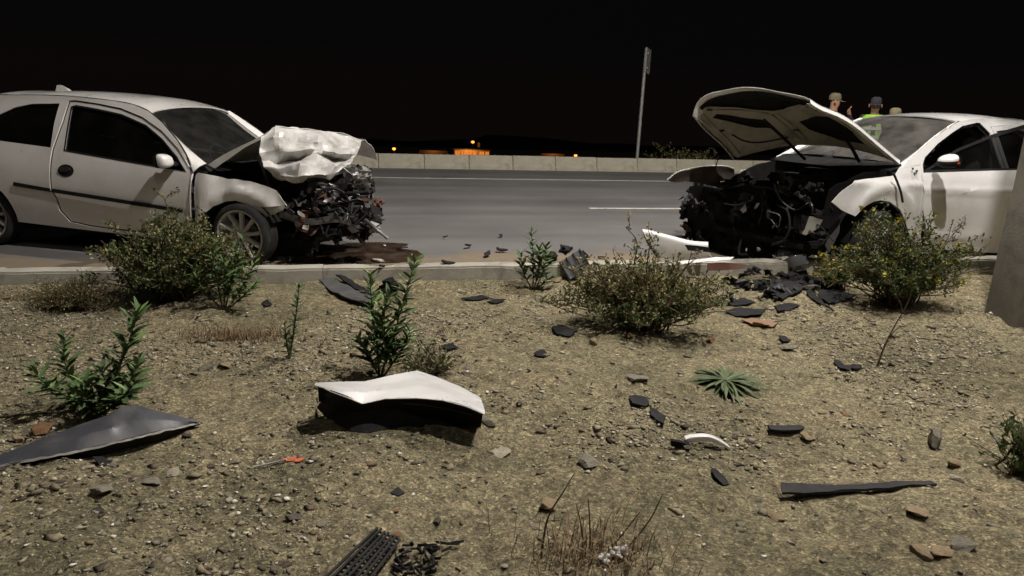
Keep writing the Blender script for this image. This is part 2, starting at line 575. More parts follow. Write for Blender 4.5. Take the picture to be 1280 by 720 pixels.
kerb = thing('kerb', None, None)
tag(kerb, 'pale concrete kerb between the dirt and the road', None, None, 'structure')
def kerbstone(seed):
    r = random.Random(seed)
    bm = bmesh.new(); boxbm(bm, (0, 0, 0), (1, 1, 1))
    bmesh.ops.subdivide_edges(bm, edges=[e for e in bm.edges if abs(e.verts[0].co.x - e.verts[1].co.x) > .5], cuts=14, use_grid_fill=True)
    for v in bm.verts:
        v.co.x *= 2.33; v.co.y *= .19; v.co.z = v.co.z * .30 - .025
        if v.co.z > 0:
            c = (abs(v.co.y) > .05)
            ch = max(0, fbm3((v.co.x * 3 + seed * 7, v.co.y * 9, seed), 1.4, 3))
            v.co.z -= .02 * ch + r.uniform(0, .003)
            v.co.y *= 1 - .12 * ch - .03
    bmesh.ops.bevel(bm, geom=[e for e in bm.edges if e.calc_face_angle(0) > 1.0 and abs(e.verts[0].co.x - e.verts[1].co.x) > .02], offset=.014, segments=2, affect='EDGES')
    o = bmobj('kerb_stone', bm, M_KERB, kerb, True, 40)
    return o
kp = [kerbstone(s) for s in range(5)]
for i, k in enumerate(range(-6, 8)):
    o = kp[i] if i < 5 else kp[i % 5].copy()
    if i >= 5: COL.objects.link(o)
    o.location = tuple(uv(k * 2.335 + .9, 5.955, random.uniform(-.006, .006)))
    o.rotation_euler = (random.uniform(-.01, .01), random.uniform(-.004, .004), TH + random.uniform(-.006, .006))

barrier = thing('roadside_barrier', 'low pale concrete barrier of short blocks along the far road edge', 'barrier', uv(0, 17.55), TH)
def barrierblock(seed):
    prof = [(-.16, -.02), (-.16, .07), (-.115, .095), (-.085, .315), (-.07, .335), (.07, .335), (.085, .315), (.16, -.02)]
    L = 1.075 / 2
    rows = []
    for x in (-L, -L + .012, -L + .07, -L + .078, -.2, .2, L - .012, L):
        g = .010 if abs(x) == L else 0
        pil = -.012 if -L + .005 < x < -L + .075 else 0
        rows.append([(x, y + (g if y < 0 else -g) + (pil if y < 0 else 0), z - (g if z > .3 else 0)) for y, z in prof])
    V = np.vstack([np.array(r) for r in rows]); Fq = gridfaces(len(rows), len(prof), True)
    Fq += [tuple(range(8))[::-1], tuple(range(len(V) - 8, len(V)))]
    return mk('barrier_block', V, Fq, M_CONC, barrier, True, 30)
b0 = barrierblock(0)
for i, k in enumerate(range(-26, 60)):
    o = b0 if i == 0 else b0.copy()
    if i: COL.objects.link(o)
    o.location = (k * 1.08, random.uniform(-.006, .006), random.uniform(-.006, .004))
    o.rotation_euler = (0, 0, random.uniform(-.004, .004))

# road sign seen edge-on, just behind the barrier
sp = gp(796, 213); un, vn = touv(sp)
sb = uv(un, 17.95); sd = at_depth(796, 200, 1.0)
r_ = ray(795.5, 205); t_ = (np.dot(sb, VD)) / np.dot(r_, VD); b_ = _co + r_ * t_
r_ = ray(808, 60); t_ = (np.dot(sb, VD)) / np.dot(r_, VD); e_ = _co + r_ * t_
sign = thing('road_sign', 'thin pale pole with a narrow sign plate seen nearly edge-on', 'road sign', (b_[0], b_[1], -.1))
e_ = e_ - np.array([b_[0], b_[1], -.1])
tube('pole', [(0, 0, 0), tuple(e_ * .5), tuple(e_)], .042, M_GALV, sign, 12)
ca = atan2(e_[0], 1)
pl = box('sign_plate', (0, 0, 0), (.56, .022, .62), M_GALV, sign, None, .008)
pl.location = tuple(e_ * .905 + np.array([.095, .20, 0])); pl.rotation_euler = (0, .05, radians(67))
for z in (-.18, .18):
    box('bracket', tuple(e_ * .905 + np.array([.03, .05, z])), (.09, .09, .035), M_GALV, sign, None, .004)

# ------------------------------------------------------------------ street lamps
M_LAMP = emit('lamp_glow', (1, .88, .68), 6)
def street_lamp(base, arms, label, hgt=9.6, lean=(0, 0), w=.30, group='street lamps by the road'):
    """arms: (direction, length, share of LAMP_POWER)"""
    t = thing('street_lamp', label, 'street lamp', base, group=group)
    lx, ly = lean
    # square concrete foot, then a tapering square post
    rows = []
    for z, s in ((-.15, w * .60), (.06, w * .58), (.8, w * .54), (.82, w * .515), (2.2, w * .46), (hgt - .4, w * .26)):
        rows.append([(lx * z + a * s, ly * z + b * s, z) for a, b in ((-1, -.82), (-.82, -1), (.82, -1), (1, -.82), (1, .82), (.82, 1), (-.82, 1), (-1, .82))])
    V = np.vstack([np.array(r) for r in rows]); Fq = gridfaces(len(rows), 8, True) + [tuple(range(len(V) - 8, len(V)))]
    mk('post', V, Fq, M_POST, t, True, 25)
    for aim, ln, power in arms:
        aim = np.array([aim[0], aim[1], 0.0]); aim /= np.linalg.norm(aim)
        top = np.array([lx * hgt, ly * hgt, hgt - .45])
        end = top + aim * ln + np.array([0, 0, .45])
        tube('arm', catmull([top, top + aim * .3 + np.array([0, 0, .3]), top + aim * ln * .6 + np.array([0, 0, .43]), end], 5), .045, M_GALV, t, 10)
        R = Matrix.Rotation(atan2(aim[1], aim[0]), 3, 'Z')
        hd = box('lamp_head', tuple(end + aim * .25), (.75, .30, .12), M_GALV, t, R, .04)
        box('lamp_lens', tuple(end + aim * .28 - np.array([0, 0, .072])), (.5, .2, .02), M_LAMP, hd, R, .004)
        L = bpy.data.lights.new('lamp_light', 'SPOT')
        L.energy = LAMP_POWER * power; L.color = LAMP_COLOR
        L.spot_size = radians(165); L.spot_blend = .5; L.shadow_soft_size = .09
        lo = bpy.data.objects.new('lamp_light', L); COL.objects.link(lo); lo.parent = t
        lo.location = tuple(end + aim * .28 - np.array([0, 0, .14]))
    return t
pb = gp(1264, 402)
street_lamp((pb[0] + .13, pb[1] + .10, hz(pb)), [(VD, 2.2, .85), (-VD - UD * 1.0, 1.9, .92)], 'square concrete lamp post at the right picture edge beside the open car', 8.4, (-.004, 0.0), .30)
street_lamp((2.2, -6.5, 0), [((-.1, 1, 0), 2.0, .12)], 'concrete street lamp standing behind the photographer', 10.0, (0, 0), .28)
street_lamp(uv(-36, 4.3), [(VD, 2.0, .8), (-VD, 1.9, .5)], 'next concrete street lamp along the kerb to the left, out of view')
street_lamp(uv(33, 4.3), [(VD, 2.0, 1.0), (-VD, 1.9, .8)], 'next concrete street lamp along the kerb to the right, out of view')

# ------------------------------------------------------------------ far land: lit house, lamps, shrubs, hills
M_HILL = mat('dark_hill', (.02, .02, .018), 1.0)
def hills():
    V = []; n = 90
    for i in range(n + 1):
        a = radians(-52 + 104 * i / n); X, Y = 900 * sin(a), 900 * cos(a)
        px = 640 + FPX * tan(a)
        h = -36 + 8 * vnoise(i * .16, 3.3, 9) + 4 * vnoise(i * .5, 1.3, 9) + (5 if 600 < px < 1000 else 0)
        V += [(X * .96, Y * .96, -70), (X, Y, float(h)), (X * 1.25, Y * 1.25, -70)]
    o = mk('hills', V, gridfaces(n + 1, 3), M_HILL, None, True, 180)
    tag(o, 'dark low hills on the night horizon', None, None, 'structure')
hills()

M_WIN = emit('lit_window', (1, .30, .045), .75)
M_FAC = worn('lit_facade', (.5, .28, .13), .8, 0, (.25, .14, .07), .5, .6)
M_ROOF = mat('dark_roof', (.05, .035, .03), .9)
def at_dist(x, y, D):
    return at_depth(x, y, D)
hp = at_dist(590, 193, 150.0)
house = thing('lit_house', 'far low house with orange lit front above the barrier', 'house', hp)
L = bpy.data.lights.new('facade_light', 'POINT'); L.energy = 330; L.color = (1, .5, .15); L.shadow_soft_size = .1
lo = bpy.data.objects.new('facade_light', L); COL.objects.link(lo); lo.parent = house; lo.location = (-.8, -2.2, 1.0)  # unseen point light, added to brighten the house front
box('wall', (0, 3, -1.6), (7.4, 6, 5.0), M_FAC, house, None, .03)
box('roof', (0, 3, 1.02), (8.0, 6.6, .22), M_ROOF, house, None, .03)
box('chimney', (1.2, 3.2, 1.7), (.5, .5, 1.2), M_FAC, house, None, .02)
for k, (wx, ww) in enumerate(((-3.0, .9), (-1.75, .9), (.1, 1.6), (2.0, 1.0), (3.1, .7))):
    w_ = box('window', (wx, -.03, .05), (ww, .1, 1.15), M_WIN, house, None, .01)
    box('window_frame', (wx, -.07, .05), (.06, .05, 1.15), M_ROOF, w_, None, .005)
for x, y, D, st, lab in ((492.5, 186, 130, 3.0, 'brightest far orange street lamp left of the lit house'), (719.5, 194.5, 190, 2.4, 'small far orange street lamp near the sign pole'),
                         (591, 177.5, 175, 2.2, 'faint far lamp above the roof of the lit house')):
    p = at_dist(x, y, D); r = D / FPX * 2.1
    t = thing('far_lamp', lab, 'street lamp', (p[0], p[1], p[2] - 7))
    bm = bmesh.new(); bmesh.ops.create_icosphere(bm, subdivisions=3, radius=r)
    for v in bm.verts: v.co.z *= .8
    bmobj('globe', bm, emit('far_lamp_glow', (1, .36, .05), st), t, True, 180, loc=(0, 0, 7))
    tube('pole', [(0, 0, 0), (0, 0, 7 - r * .8)], .07, M_GALV, t, 8)
    bm = bmesh.new(); bmesh.ops.create_cone(bm, segments=12, radius1=r * .9, radius2=r * .2, depth=r * .5, cap_ends=True)
    bmobj('cap', bm, M_GALV, t, True, 40, loc=(0, 0, 7 + r * .95))
# a row of dimly lit garden walls
for i, (x0, x1, y) in enumerate(((676, 706, 193.5), (524, 560, 189.5))):
    a = at_dist(x0, y, 160); b = at_dist(x1, y, 160)
    bm = bmesh.new(); boxbm(bm, (0, 0, 0), (b[0] - a[0], .4, 1.1), None, .03)
    o = bmobj('garden_wall', bm, M_FAC, None, True, 40, loc=((a[0] + b[0]) / 2, 160, (a[2] + b[2]) / 2 - .3))
    tag(o, ['dim orange far wall right of the lit house', 'dim orange far wall left of the lit house'][i], 'wall')
    L = bpy.data.lights.new('wall_lamp', 'POINT'); L.energy = 60; L.color = (1, .5, .15); L.shadow_soft_size = .1
    lo = bpy.data.objects.new('wall_lamp', L); COL.objects.link(lo); lo.parent = o; lo.location = (0, -1.6, 1.6)
# ------------------------------------------------------------------ car helpers
def smooth_table(knots, w=.05):
    k = np.array(knots, float)
    xs = np.arange(k[0, 0] - .3, k[-1, 0] + .3, .005)
    ys = np.interp(xs, k[:, 0], k[:, 1])
    g = np.exp(-(np.arange(-40, 41) * .005 / w) ** 2); g /= g.sum()
    pad = np.concatenate([np.full(40, ys[0]), ys, np.full(40, ys[-1])])
    ys = np.convolve(pad, g, 'valid')
    return lambda z: float(np.interp(z, xs, ys))

M_SCUFF = worn('scuffed_white_paint', (.54, .527, .505), .36, 0, (.14, .125, .10), .8, 5, .4, .15)

class Frame:
    """a car's own axes: x forward from the rear axle, y to its left, z up"""
    def __init__(s, anchor_px, anchor_car, yaw, sgn, zbase=0.0, origin=None):
        a = radians(yaw); s.yaw = a; s.sgn = sgn
        s.f = np.array([cos(a), sin(a), 0]); s.l = np.array([-sin(a), cos(a), 0])
        if origin is None:
            g = gp(*anchor_px, zbase)
            s.o = g - s.f * anchor_car[0] - s.l * anchor_car[1]
        else: s.o = np.array(origin, float)
        s.Y = lambda x, z: .8
    def ony(s, px, py, yc):
        r = ray(px, py); t = ((s.o - _co) @ s.l + yc) / (r @ s.l); q = _co + r * t - s.o
        return np.array([q @ s.f, yc, q[2]])
    def side(s, px, py, inset=0.0):
        y = .8
        for _ in range(8):
            p = s.ony(px, py, s.sgn * (y - inset)); y = s.Y(p[0], p[2])
        return (p[0], p[2])
    def T(s, pts, inset=0.0):
        return [s.side(x, y, inset) for x, y in pts]
    def fn(s, side=None, off=0.0):
        g = side if side is not None else s.sgn
        return lambda a, b: (a, g * (s.Y(a, b) + off), b)
    def P(s, x, z, side=None, off=0.0):
        return s.fn(side, off)(x, z)
    def world(s, p):
        return s.o + s.f * p[0] + s.l * p[1] + np.array([0, 0, p[2]])

def wheel(parent, loc, r, w, rimr, spokes, sgn, steer=0.0, camber=0.0, flat=0.0):
    """wheel: hub and brake disc, with tyre and spoked rim as its pieces; sgn = side the face looks to"""
    hv, hf = lathe([(.001, -.05), (.06, -.05), (.06, .0), (rimr * .62, .0), (rimr * .62, -.02), (.001, -.02)], 24)
    h = mk('wheel', hv, hf, M_STEEL, parent, True, 40)
    h.location = loc; h.rotation_euler = (camber, 0, steer)
    k = w / 2
    prof = [(rimr * .97, -k * .8), (rimr * 1.03, -k), (r * .86, -k * 1.08), (r * .95, -k * .98), (r, -k * .78), (r, -k * .4), (r - .006, -k * .38), (r - .006, -k * .33), (r, -k * .31),
            (r, 0), (r, k * .31), (r - .006, k * .33), (r - .006, k * .38), (r, k * .4), (r, k * .78), (r * .95, k * .98), (r * .86, k * 1.08), (rimr * 1.03, k), (rimr * .97, k * .8)]
    tv, tf = lathe(prof, 48)
    if flat:
        tv = [(x, y * (1 + (1.0 if z < -r * .6 else 0) * .12), max(z, -r + flat)) for x, y, z in tv]
    mk('tyre', tv, tf, M_RUBBER, h, True, 40)
    bm = bmesh.new()
    prof = [(rimr * 1.02, sgn * k * .96), (rimr * .99, sgn * k * 1.0), (rimr * .93, sgn * k * .93), (rimr * .90, sgn * k * .5), (rimr * .88, -sgn * k * .8), (rimr * .95, -sgn * k * .9)]
    rv, rf = lathe(prof, 48)
    vs = [bm.verts.new(v) for v in rv]
    for q in rf: bm.faces.new([vs[i] for i in q])
    cv, cf = lathe([(.001, sgn * k * .84), (.03, sgn * k * .84), (.034, sgn * k * .74), (rimr * .30, sgn * k * .70), (rimr * .33, sgn * k * .45)], 24)
    vs = [bm.verts.new(v) for v in cv]
    for q in cf: bm.faces.new([vs[i] for i in q])
    for i in range(spokes):
        a = 2 * pi * i / spokes + .2
        d = np.array([cos(a), 0, sin(a)]); t = np.array([-sin(a), 0, cos(a)])
        q = []
        for rr, hw, yy in ((rimr * .22, .020, k * .72), (rimr * .6, .015, k * .80), (rimr * .92, .017, k * .93)):
            for sg, dy in ((-1, 0), (-.55, .012), (.55, .012), (1, 0), (.8, -.035), (-.8, -.035)):
                q.append(bm.verts.new(tuple(d * rr + t * hw * sg + np.array([0, sgn * (yy + dy - .006), 0]))))
        for i0 in range(2):
            for j in range(6):
                bm.faces.new((q[i0 * 6 + j], q[i0 * 6 + (j + 1) % 6], q[i0 * 6 + 6 + (j + 1) % 6], q[i0 * 6 + 6 + j]))
    bmobj('rim', bm, M_ALLOY, h, True, 35)
    return h

def lin(P, n):
    P = np.asarray(P, float)
    return np.array([P[i] + (P[i + 1] - P[i]) * k / n for i in range(len(P) - 1) for k in range(n)] + [P[-1]])

def crumple(name, ctrl, mat, parent, n=5, amp=.02, scale=6, seed=0, solid=.004, sharp=22, linear=False):
    """a bent and creased sheet through a grid of control points"""
    C = np.asarray(ctrl, float)
    cu = (lambda P, n: lin(P, n) * .95 + catmull(P, n) * .05) if linear else catmull
    A = np.array([cu(r, n) for r in C])
    A = np.array([cu(A[:, j], n) for j in range(A.shape[1])]).transpose(1, 0, 2)
    V = A.reshape(-1, 3).copy()
    for i in range(len(V)):
        p = Vector(V[i]) * scale + Vector((seed * 3.7, 0, 0))
        v = mnoise.noise_vector(p)
        c = mnoise.voronoi(p * .6)[0]
        if linear: V[i] += np.array([.3, -.7, .5]) * amp * 1.3 * (abs(mnoise.noise(p * .9 + Vector((3, 1, 7)))) - .2)
        V[i] += np.array(v) * amp + np.array([0, 0, 1.0]) * (c[1] - c[0] - .3) * amp * 1.2
    return mk(name, V, gridfaces(A.shape[0], A.shape[1]), mat, parent, True, sharp, solid)

def chunk(name, c, s, mat, parent, seed, rough=.35, sub=2, flat=True):
    bm = bmesh.new(); bmesh.ops.create_icosphere(bm, subdivisions=sub, radius=.5)
    R = Matrix.Rotation(seed * 1.7, 3, 'Z') @ Matrix.Rotation(seed * 2.3, 3, 'X')
    for v in bm.verts:
        d = Vector(v.co).normalized()
        k = 1 + rough * mnoise.fractal(d * 1.8 + Vector((seed * 5.1, 0, 0)), .8, 2, 3) * 1.3
        c4 = mnoise.cell(d * 2.2 + Vector((seed * 2.9, 1, 0)))
        q = R @ (v.co * (k + rough * .35 * c4))
        v.co = Vector((q.x * s[0], q.y * s[1], q.z * s[2])) + Vector(tuple(map(float, c)))
    return bmobj(name, bm, mat, parent, not flat, 30)

def wad(name, c, s, mat, parent, seed, n=8):
    """a scrap of sheet crushed into folds"""
    r = random.Random(seed); V = []
    R = Matrix.Rotation(r.uniform(0, 6), 3, 'Z') @ Matrix.Rotation(r.uniform(.3, 1.5), 3, 'X') @ Matrix.Rotation(r.uniform(-.8, .8), 3, 'Y')
    asp = r.uniform(.5, 1.0)
    for i in range(n):
        for j in range(n):
            a, b = i / (n - 1) - .5, j / (n - 1) - .5
            q = Vector((a * 1.7 + seed * 3.1, b * 1.7, seed))
            z = .42 * mnoise.noise(q * 2.1) + .22 * abs(mnoise.noise(q * 4.7)) - .5 * (a * a + b * b)
            edge = .14 * mnoise.noise(q * 6) if i in (0, n - 1) or j in (0, n - 1) else 0
            v = R @ Vector((a * (1 + edge) * s + .2 * s * mnoise.noise(q * 3 + Vector((9, 0, 0))), b * asp * (1 + edge) * s, z * s))
            V.append((v.x + c[0], v.y + c[1], v.z + c[2]))
    return mk(name, V, gridfaces(n, n), mat, parent, True, 18, .004)

def shard(name, c, size, mat, parent, seed, thick=.006, rot=None, bend=.2, aspect=.5):
    r = random.Random(seed); n = r.randint(4, 6)
    pts = []
    for i in range(n):
        a = 2 * pi * i / n + r.uniform(-.25, .25); q = r.uniform(.45, 1.0) * size * .55
        pts.append((q * cos(a), q * sin(a) * aspect))
    R = Matrix.Rotation(rot[2], 3, 'Z') @ Matrix.Rotation(rot[1], 3, 'Y') @ Matrix.Rotation(rot[0], 3, 'X') if rot else Matrix.Rotation(r.uniform(0, 6), 3, 'Z') @ Matrix.Rotation(r.uniform(-1, 1), 3, 'X')
    b = r.uniform(-bend, bend) / size * 2
    def fn(x, y):
        q = R @ Vector((x, y, b * x * x + .02 * size * sin(9 * x / size + seed)))
        return (q.x + c[0], q.y + c[1], q.z + c[2])
    return panel(name, pts, fn, mat, parent, (), size / 5, thick, 30)

def cable(name, pts, r, mat, parent):
    return tube(name, catmull(pts, 6), r, mat, parent, 6)

def seat(parent, x, y, m):
    s = box('seat', (x, y, .48), (.5, .48, .16), m, parent, None, .05)
    R = Matrix.Rotation(-.3, 3, 'Y')
    bm = bmesh.new(); boxbm(bm, (x - .32, y, .82), (.13, .46, .62), R, .05)
    boxbm(bm, (x - .44, y, 1.2), (.08, .26, .17), R, .03)
    bmobj('backrest', bm, m, s, True, 40)

# ------------------------------------------------------------------ left car: white three-door hatchback
def left_car():
    C = Frame((303, 334), (2.65, -.80, 0), -13.0, -1)
    yb = smooth_table([(0, .75), (.2, .78), (.42, .815), (.60, .825), (.76, .805), (.86, .775), (1.05, .70), (1.25, .615), (1.40, .54)], .06)
    tp = smooth_table([(-.75, .86), (-.45, .93), (0, 1), (2.6, 1), (3.1, .92), (3.4, .86)], .12)
    C.Y = lambda x, z: yb(z) * tp(x)
    W = thing('wrecked_hatchback', 'white three-door hatchback with crushed front and buckled bonnet beside the kerb', 'car', C.o, C.yaw)
    T = C.T
    drip = T([(240.7, 216), (233.6, 195.6), (221.4, 175.3), (203, 153.5), (187, 140), (168.6, 131.8), (142, 126.6), (95.5, 121.5), (55, 119.5), (20, 119.5)])
    rx, rz = drip[-1]
    drip += [(rx - .25, rz - .005), (rx - .5, rz - .04), (rx - .68, rz - .10)]
    xr = drip[-1][0]
    tail = [(xr - .10, rz - .30), (xr - .17, rz - .48), (xr - .20, rz - .70), (xr - .19, .42), (xr - .13, .27)]
    wf = C.side(301, 296); wr = C.side(-12, 274); wr = (wr[0], .27)
    arR = [(wr[0] + .345 * cos(radians(a)), .27 + .345 * sin(radians(a))) for a in range(188, -16, -12)]
    sill = T([(33.5, 276.5), (114, 287.5), (180, 295), (243, 303)])
    outer = drip + tail + arR + sill[1:]
    door = T([(239.5, 217), (238.5, 213), (223.4, 187.8), (203, 165.5), (179, 148.3), (152, 137.2), (122, 131), (95.5, 127), (88, 127.4), (80, 152), (67, 188), (65, 236), (72, 249), (77, 263), (89, 276), (114, 281.5), (140, 285), (241, 297)])
    win = T([(89.4, 133), (95.5, 131.4), (121.9, 136), (152, 142.6), (182.8, 156.2), (203, 173.5), (221.4, 195.8), (232.5, 214.5), (191, 207.8), (80, 188.5)])
    qwin = T([(-38, 160), (0, 143.8), (20.3, 134.7), (40.6, 130.4), (76, 129.8), (69, 155), (64.6, 185), (0, 176.3), (-34, 171)])
    for sd in (-1, 1):
        panel('side_body', outer, C.fn(sd), M_PAINT, W, [polyoff(door, -.009), qwin])
        g = panel('quarter_window', polyoff(qwin, -.004), C.fn(sd, -.014), M_GLASS, W, (), .08, 0)
        d = panel('door', door, C.fn(sd, .0), M_PAINT, W, [win], .05, .02)
        panel('window_glass', polyoff(win, -.006), C.fn(sd, -.016), M_GLASS, d, (), .08, 0)
        # dark rubber around the glass
        panel('window_seal', polyoff(win, -.002), C.fn(sd, .0035), M_BLACKPL, d, [polyoff(win, .012)], .08, .003)
        # inner shell of the door so that no light leaks through the shut lines
        panel('inner_shell', polyoff(outer, .03), C.fn(sd, -.05), M_CABIN, W, [polyoff(win, -.02), polyoff(qwin, -.02)], .12, 0)
        if sd == -1:
            st = T([(19.3, 227.4), (64, 235.3), (65.5, 239.7), (19.3, 232)]); panel('trim_strip', st, C.fn(sd, .010), M_BLACKPL, W, (), .06, .014)
            st = T([(66.5, 235.5), (229.5, 261), (229.5, 265.4), (67, 240)]); panel('trim_strip', st, C.fn(sd, .010), M_BLACKPL, d, (), .06, .014)
            hc = C.side(82.3, 213.2)
            panel('door_handle', arc(hc[0], hc[1], .085, 0, 345, 22, .055), C.fn(sd, .004), M_BLACKPL, d, (), .03, .01)
            panel('handle_lever', arc(hc[0] - .005, hc[1] + .012, .06, 0, 345, 16, .022), C.fn(sd, .016), M_DARKPL, d, (), .03, .012)
    # black moulding in the drip channel
    for sd in (-1, 1):
        cu = catmull(np.array(drip), 4)
        tube('drip_moulding', [(x, sd * (C.Y(x, z) + .001), z + .002) for x, z in cu], .0075, M_BLACKPL, W, 6)
        cu = polyoff(door, -.0045); cu = lin(np.array(cu + [cu[0]]), 5)
        tube('door_gap_shade', [(x, sd * (C.Y(x, z) - .0035), z) for x, z in cu], .0072, M_BLACKPL, W, 6)  # black tube in the shut line, painting in the shade of the gap
    # roof, with the drip channel beside it
    rail = catmull(np.array([(p[0], p[1]) for p in drip[4:]]), 4)
    rows = []
    for x, z in rail:
        y = C.Y(x, z)
        row = []
        for k in range(-8, 9):
            s = k / 8; yy = y * (1 - .008) * s
            row.append((x, yy, z + .058 * (1 - abs(s) ** 2.6) - (.004 if abs(k) == 8 else 0)))
        rows.append(row)
    # the front edge of the roof bows forwards
    for i in range(4):
        rows[i] = [(p[0] + .055 * (1 - (p[1] / .6) ** 2) * (1 - i / 4), p[1], p[2]) for p in rows[i]]
    roof = loft('roof', rows, M_PAINT, W, .012)
    fx = C.ony(82, 119, 0)[0]
    fin = [(fx - .10, 0), (fx + .08, 0), (fx + .03, .03), (fx - .045, .062), (fx - .085, .06)]
    zt = rz + .055
    bm = bmesh.new()
    a = [bm.verts.new((x, -.018 + z * .2, zt + z)) for x, z in fin]; b = [bm.verts.new((x, .018 - z * .2, zt + z)) for x, z in fin]
    bm.faces.new(a); bm.faces.new(b[::-1])
    for i in range(5): bm.faces.new((a[i], a[(i + 1) % 5], b[(i + 1) % 5], b[i]))
    bmobj('roof_antenna', bm, M_PAINT, roof, True, 40)
    # windscreen between the pillars
    ge = [C.ony(x, y, -q) for x, y, q in ((187.8, 139, .555), (203, 154, .575), (221, 172, .605), (240, 190, .64), (258, 205, .675))]
    ge = catmull(ge, 4)
    pil = catmull(np.array(drip[:5])[::-1], 4)
    rows = []
    for p in ge:
        hw = -p[1]
        rows.append([(p[0] + .10 * (1 - (k / 8) ** 2), hw * k / 8, p[2] + .035 * (1 - (k / 8) ** 2)) for k in range(-8, 9)])
    loft('windscreen', rows, M_WS1, W)
    for sd in (-1, 1):
        rows = []
        for i in range(len(ge)):
            x, z = pil[i]; y = C.Y(x, z) - .001
            e = np.array([ge[i][0], sd * -ge[i][1], ge[i][2] + .004]); s_ = np.array([x, sd * y, z])
            mid = (e + s_) / 2 + np.array([.008, sd * .016, .014])
            rows.append([s_, s_ * .7 + mid * .3 + np.array([.004, sd * .006, .004]), mid, mid * .4 + e * .6 + np.array([0, 0, .003]), e])
        loft('windscreen_pillar', rows, M_PAINT, W, .010)
    # black band at the top of the glass and the mirror mount
    box('interior_mirror', (ge[0][0] + .06, 0, ge[0][2] - .07), (.03, .24, .07), M_CABIN, W, None, .015)
    # cowl and dashboard
    cw = ge[-1]
    rows = [[(cw[0] + .10 * (1 - (k / 8) ** 2) + dx, .70 * k / 8, cw[2] + dz) for k in range(-8, 9)] for dx, dz in ((.0, 0), (.06, -.03), (.14, -.05))]
    loft('cowl', rows, M_BLACKPL, W, .006)
    box('dashboard', (cw[0] - .25, 0, cw[2] - .1), (.5, 1.3, .16), M_CABIN, W, None, .05)
    v, f = lathe([(.165, -.014), (.179, 0), (.165, .014), (.151, 0), (.165, -.014)], 28)
    sw = mk('steering_wheel', v, f, M_CABIN, W, True, 180); sw.location = (cw[0] - .55, .34, .82); sw.rotation_euler = (0, 0, pi / 2); sw.rotation_euler[0] = -.5
    for y in (-.34, .34): seat(W, 1.05, y, M_SEAT)
    bm = bmesh.new(); boxbm(bm, (.15, 0, .5), (.5, 1.15, .16), None, .05); boxbm(bm, (-.12, 0, .85), (.12, 1.15, .6), Matrix.Rotation(-.2, 3, 'Y'), .05)
    bmobj('rear_seat', bm, M_SEAT, W, True, 40)
    box('floor_pan', (1.05, 0, .20), (2.5, 1.36, .06), M_BAY, W, None, .01)
    box('rear_floor', (-.35, 0, .36), (.5, 1.0, .1), M_BAY, W, None, .01)
    # tailgate, rear glass and bumper closing the back
    tl = [drip[-1]] + tail
    def rear(name, i0, i1, m, bow, solid):
        cu = catmull(np.array(tl[i0:i1 + 1]), 4)
        rows = [[(x - bow * (1 - (k / 6) ** 2), C.Y(x, z) * .995 * k / 6, z) for k in range(-6, 7)] for x, z in cu]
        return loft(name, rows, m, W, solid)
    rear('rear_window', 0, 1, M_GLASS, .04, 0); tg = rear('tailgate', 1, 3, M_PAINT, .05, .01); rear('rear_bumper', 3, 5, M_PAINT, .08, .01)
    # wheel wells
    for sd in (-1, 1):
        rows = [[(wr[0] + r * cos(radians(a)), sd * yy, .27 + r * sin(radians(a))) for a in range(-10, 191, 20)] for r, yy in ((.345, .80), (.345, .56))]
        loft('wheel_well', rows, M_BAY, W, .004)
        rows = [[(wf[0] + r * cos(radians(a)), sd * yy, .29 + r * sin(radians(a))) for a in range(20, 191, 19)] for r, yy in ((.33, .77), (.33, .50))]
        loft('wheel_well', rows, M_BAY, W, .004)
    # wheels; the front right one is turned out and pushed back
    wheel(W, (wf[0] + .01, -.725, .28), .278, .18, .226, 10, -1, radians(-3), radians(2))
    wheel(W, (wf[0] - .06, .715, .28), .275, .18, .212, 10, 1, radians(-14), 0)
    wheel(W, (wr[0], -.715, .275), .275, .18, .212, 10, -1)
    wheel(W, (wr[0], .715, .275), .275, .18, .212, 10, 1)
    # door mirrors
    mp = C.ony(204, 201, -.90)
    for sd in (-1, 1):
        bm = bmesh.new(); bmesh.ops.create_uvsphere(bm, u_segments=18, v_segments=12, radius=1)
        for v in bm.verts:
            x, y, z = v.co
            e = lambda q: math.copysign(abs(q) ** .72, q)
            v.co = (mp[0] + (.07 * e(x) if x > 0 else .02 * x) - .012 * e(z), sd * .90 + .078 * e(y), mp[2] + .058 * e(z) * (1 + .16 * y * sd))
        mh = bmobj('door_mirror', bm, M_PAINT, W, True, 60)
        R = Matrix.Rotation(0, 3, 'Z')
        box('mirror_glass', (mp[0] - .028, sd * .90, mp[2]), (.012, .145, .118), M_BLACKPL, mh, None, .02)
        box('mirror_arm', (mp[0] + .005, sd * .805, mp[2] - .035), (.09, .10, .05), M_BLACKPL, mh, None, .015)
    # front wing, bent, near side
    wing = T([(244, 218.5), (248, 216), (256, 217), (281, 224.5), (290, 224.5), (310, 227), (330, 233.5), (341, 238), (349, 247), (356.5, 257.5), (340, 258.6), (312, 258.6)])
    wa = T([(307.8, 257.5), (292.4, 251), (279, 252), (266, 257.5), (256, 268), (250.5, 283), (248, 305), (246, 303)])
    wpoly = wing + wa
    xa = wing[0][0]
    def wingfn(a, b):
        t = (a - xa)
        d = .035 * sin(t * 17) * math.exp(-t * 4) + .03 * abs(mnoise.noise(Vector((a * 6, b * 5, 1.3)))) - .02 + .02 * abs(t - .42) * 3 - .02 - .05 * max(0, t - .45)
        flare = .035 * math.exp(-((sqrt((a - wf[0]) ** 2 + (b - .29) ** 2) - .37) / .05) ** 2)
        return (a, -(C.Y(a, b) + d + flare - .008), b)
    panel('front_wing', wpoly, wingfn, M_PAINT, W, (), .035, .008, 50)
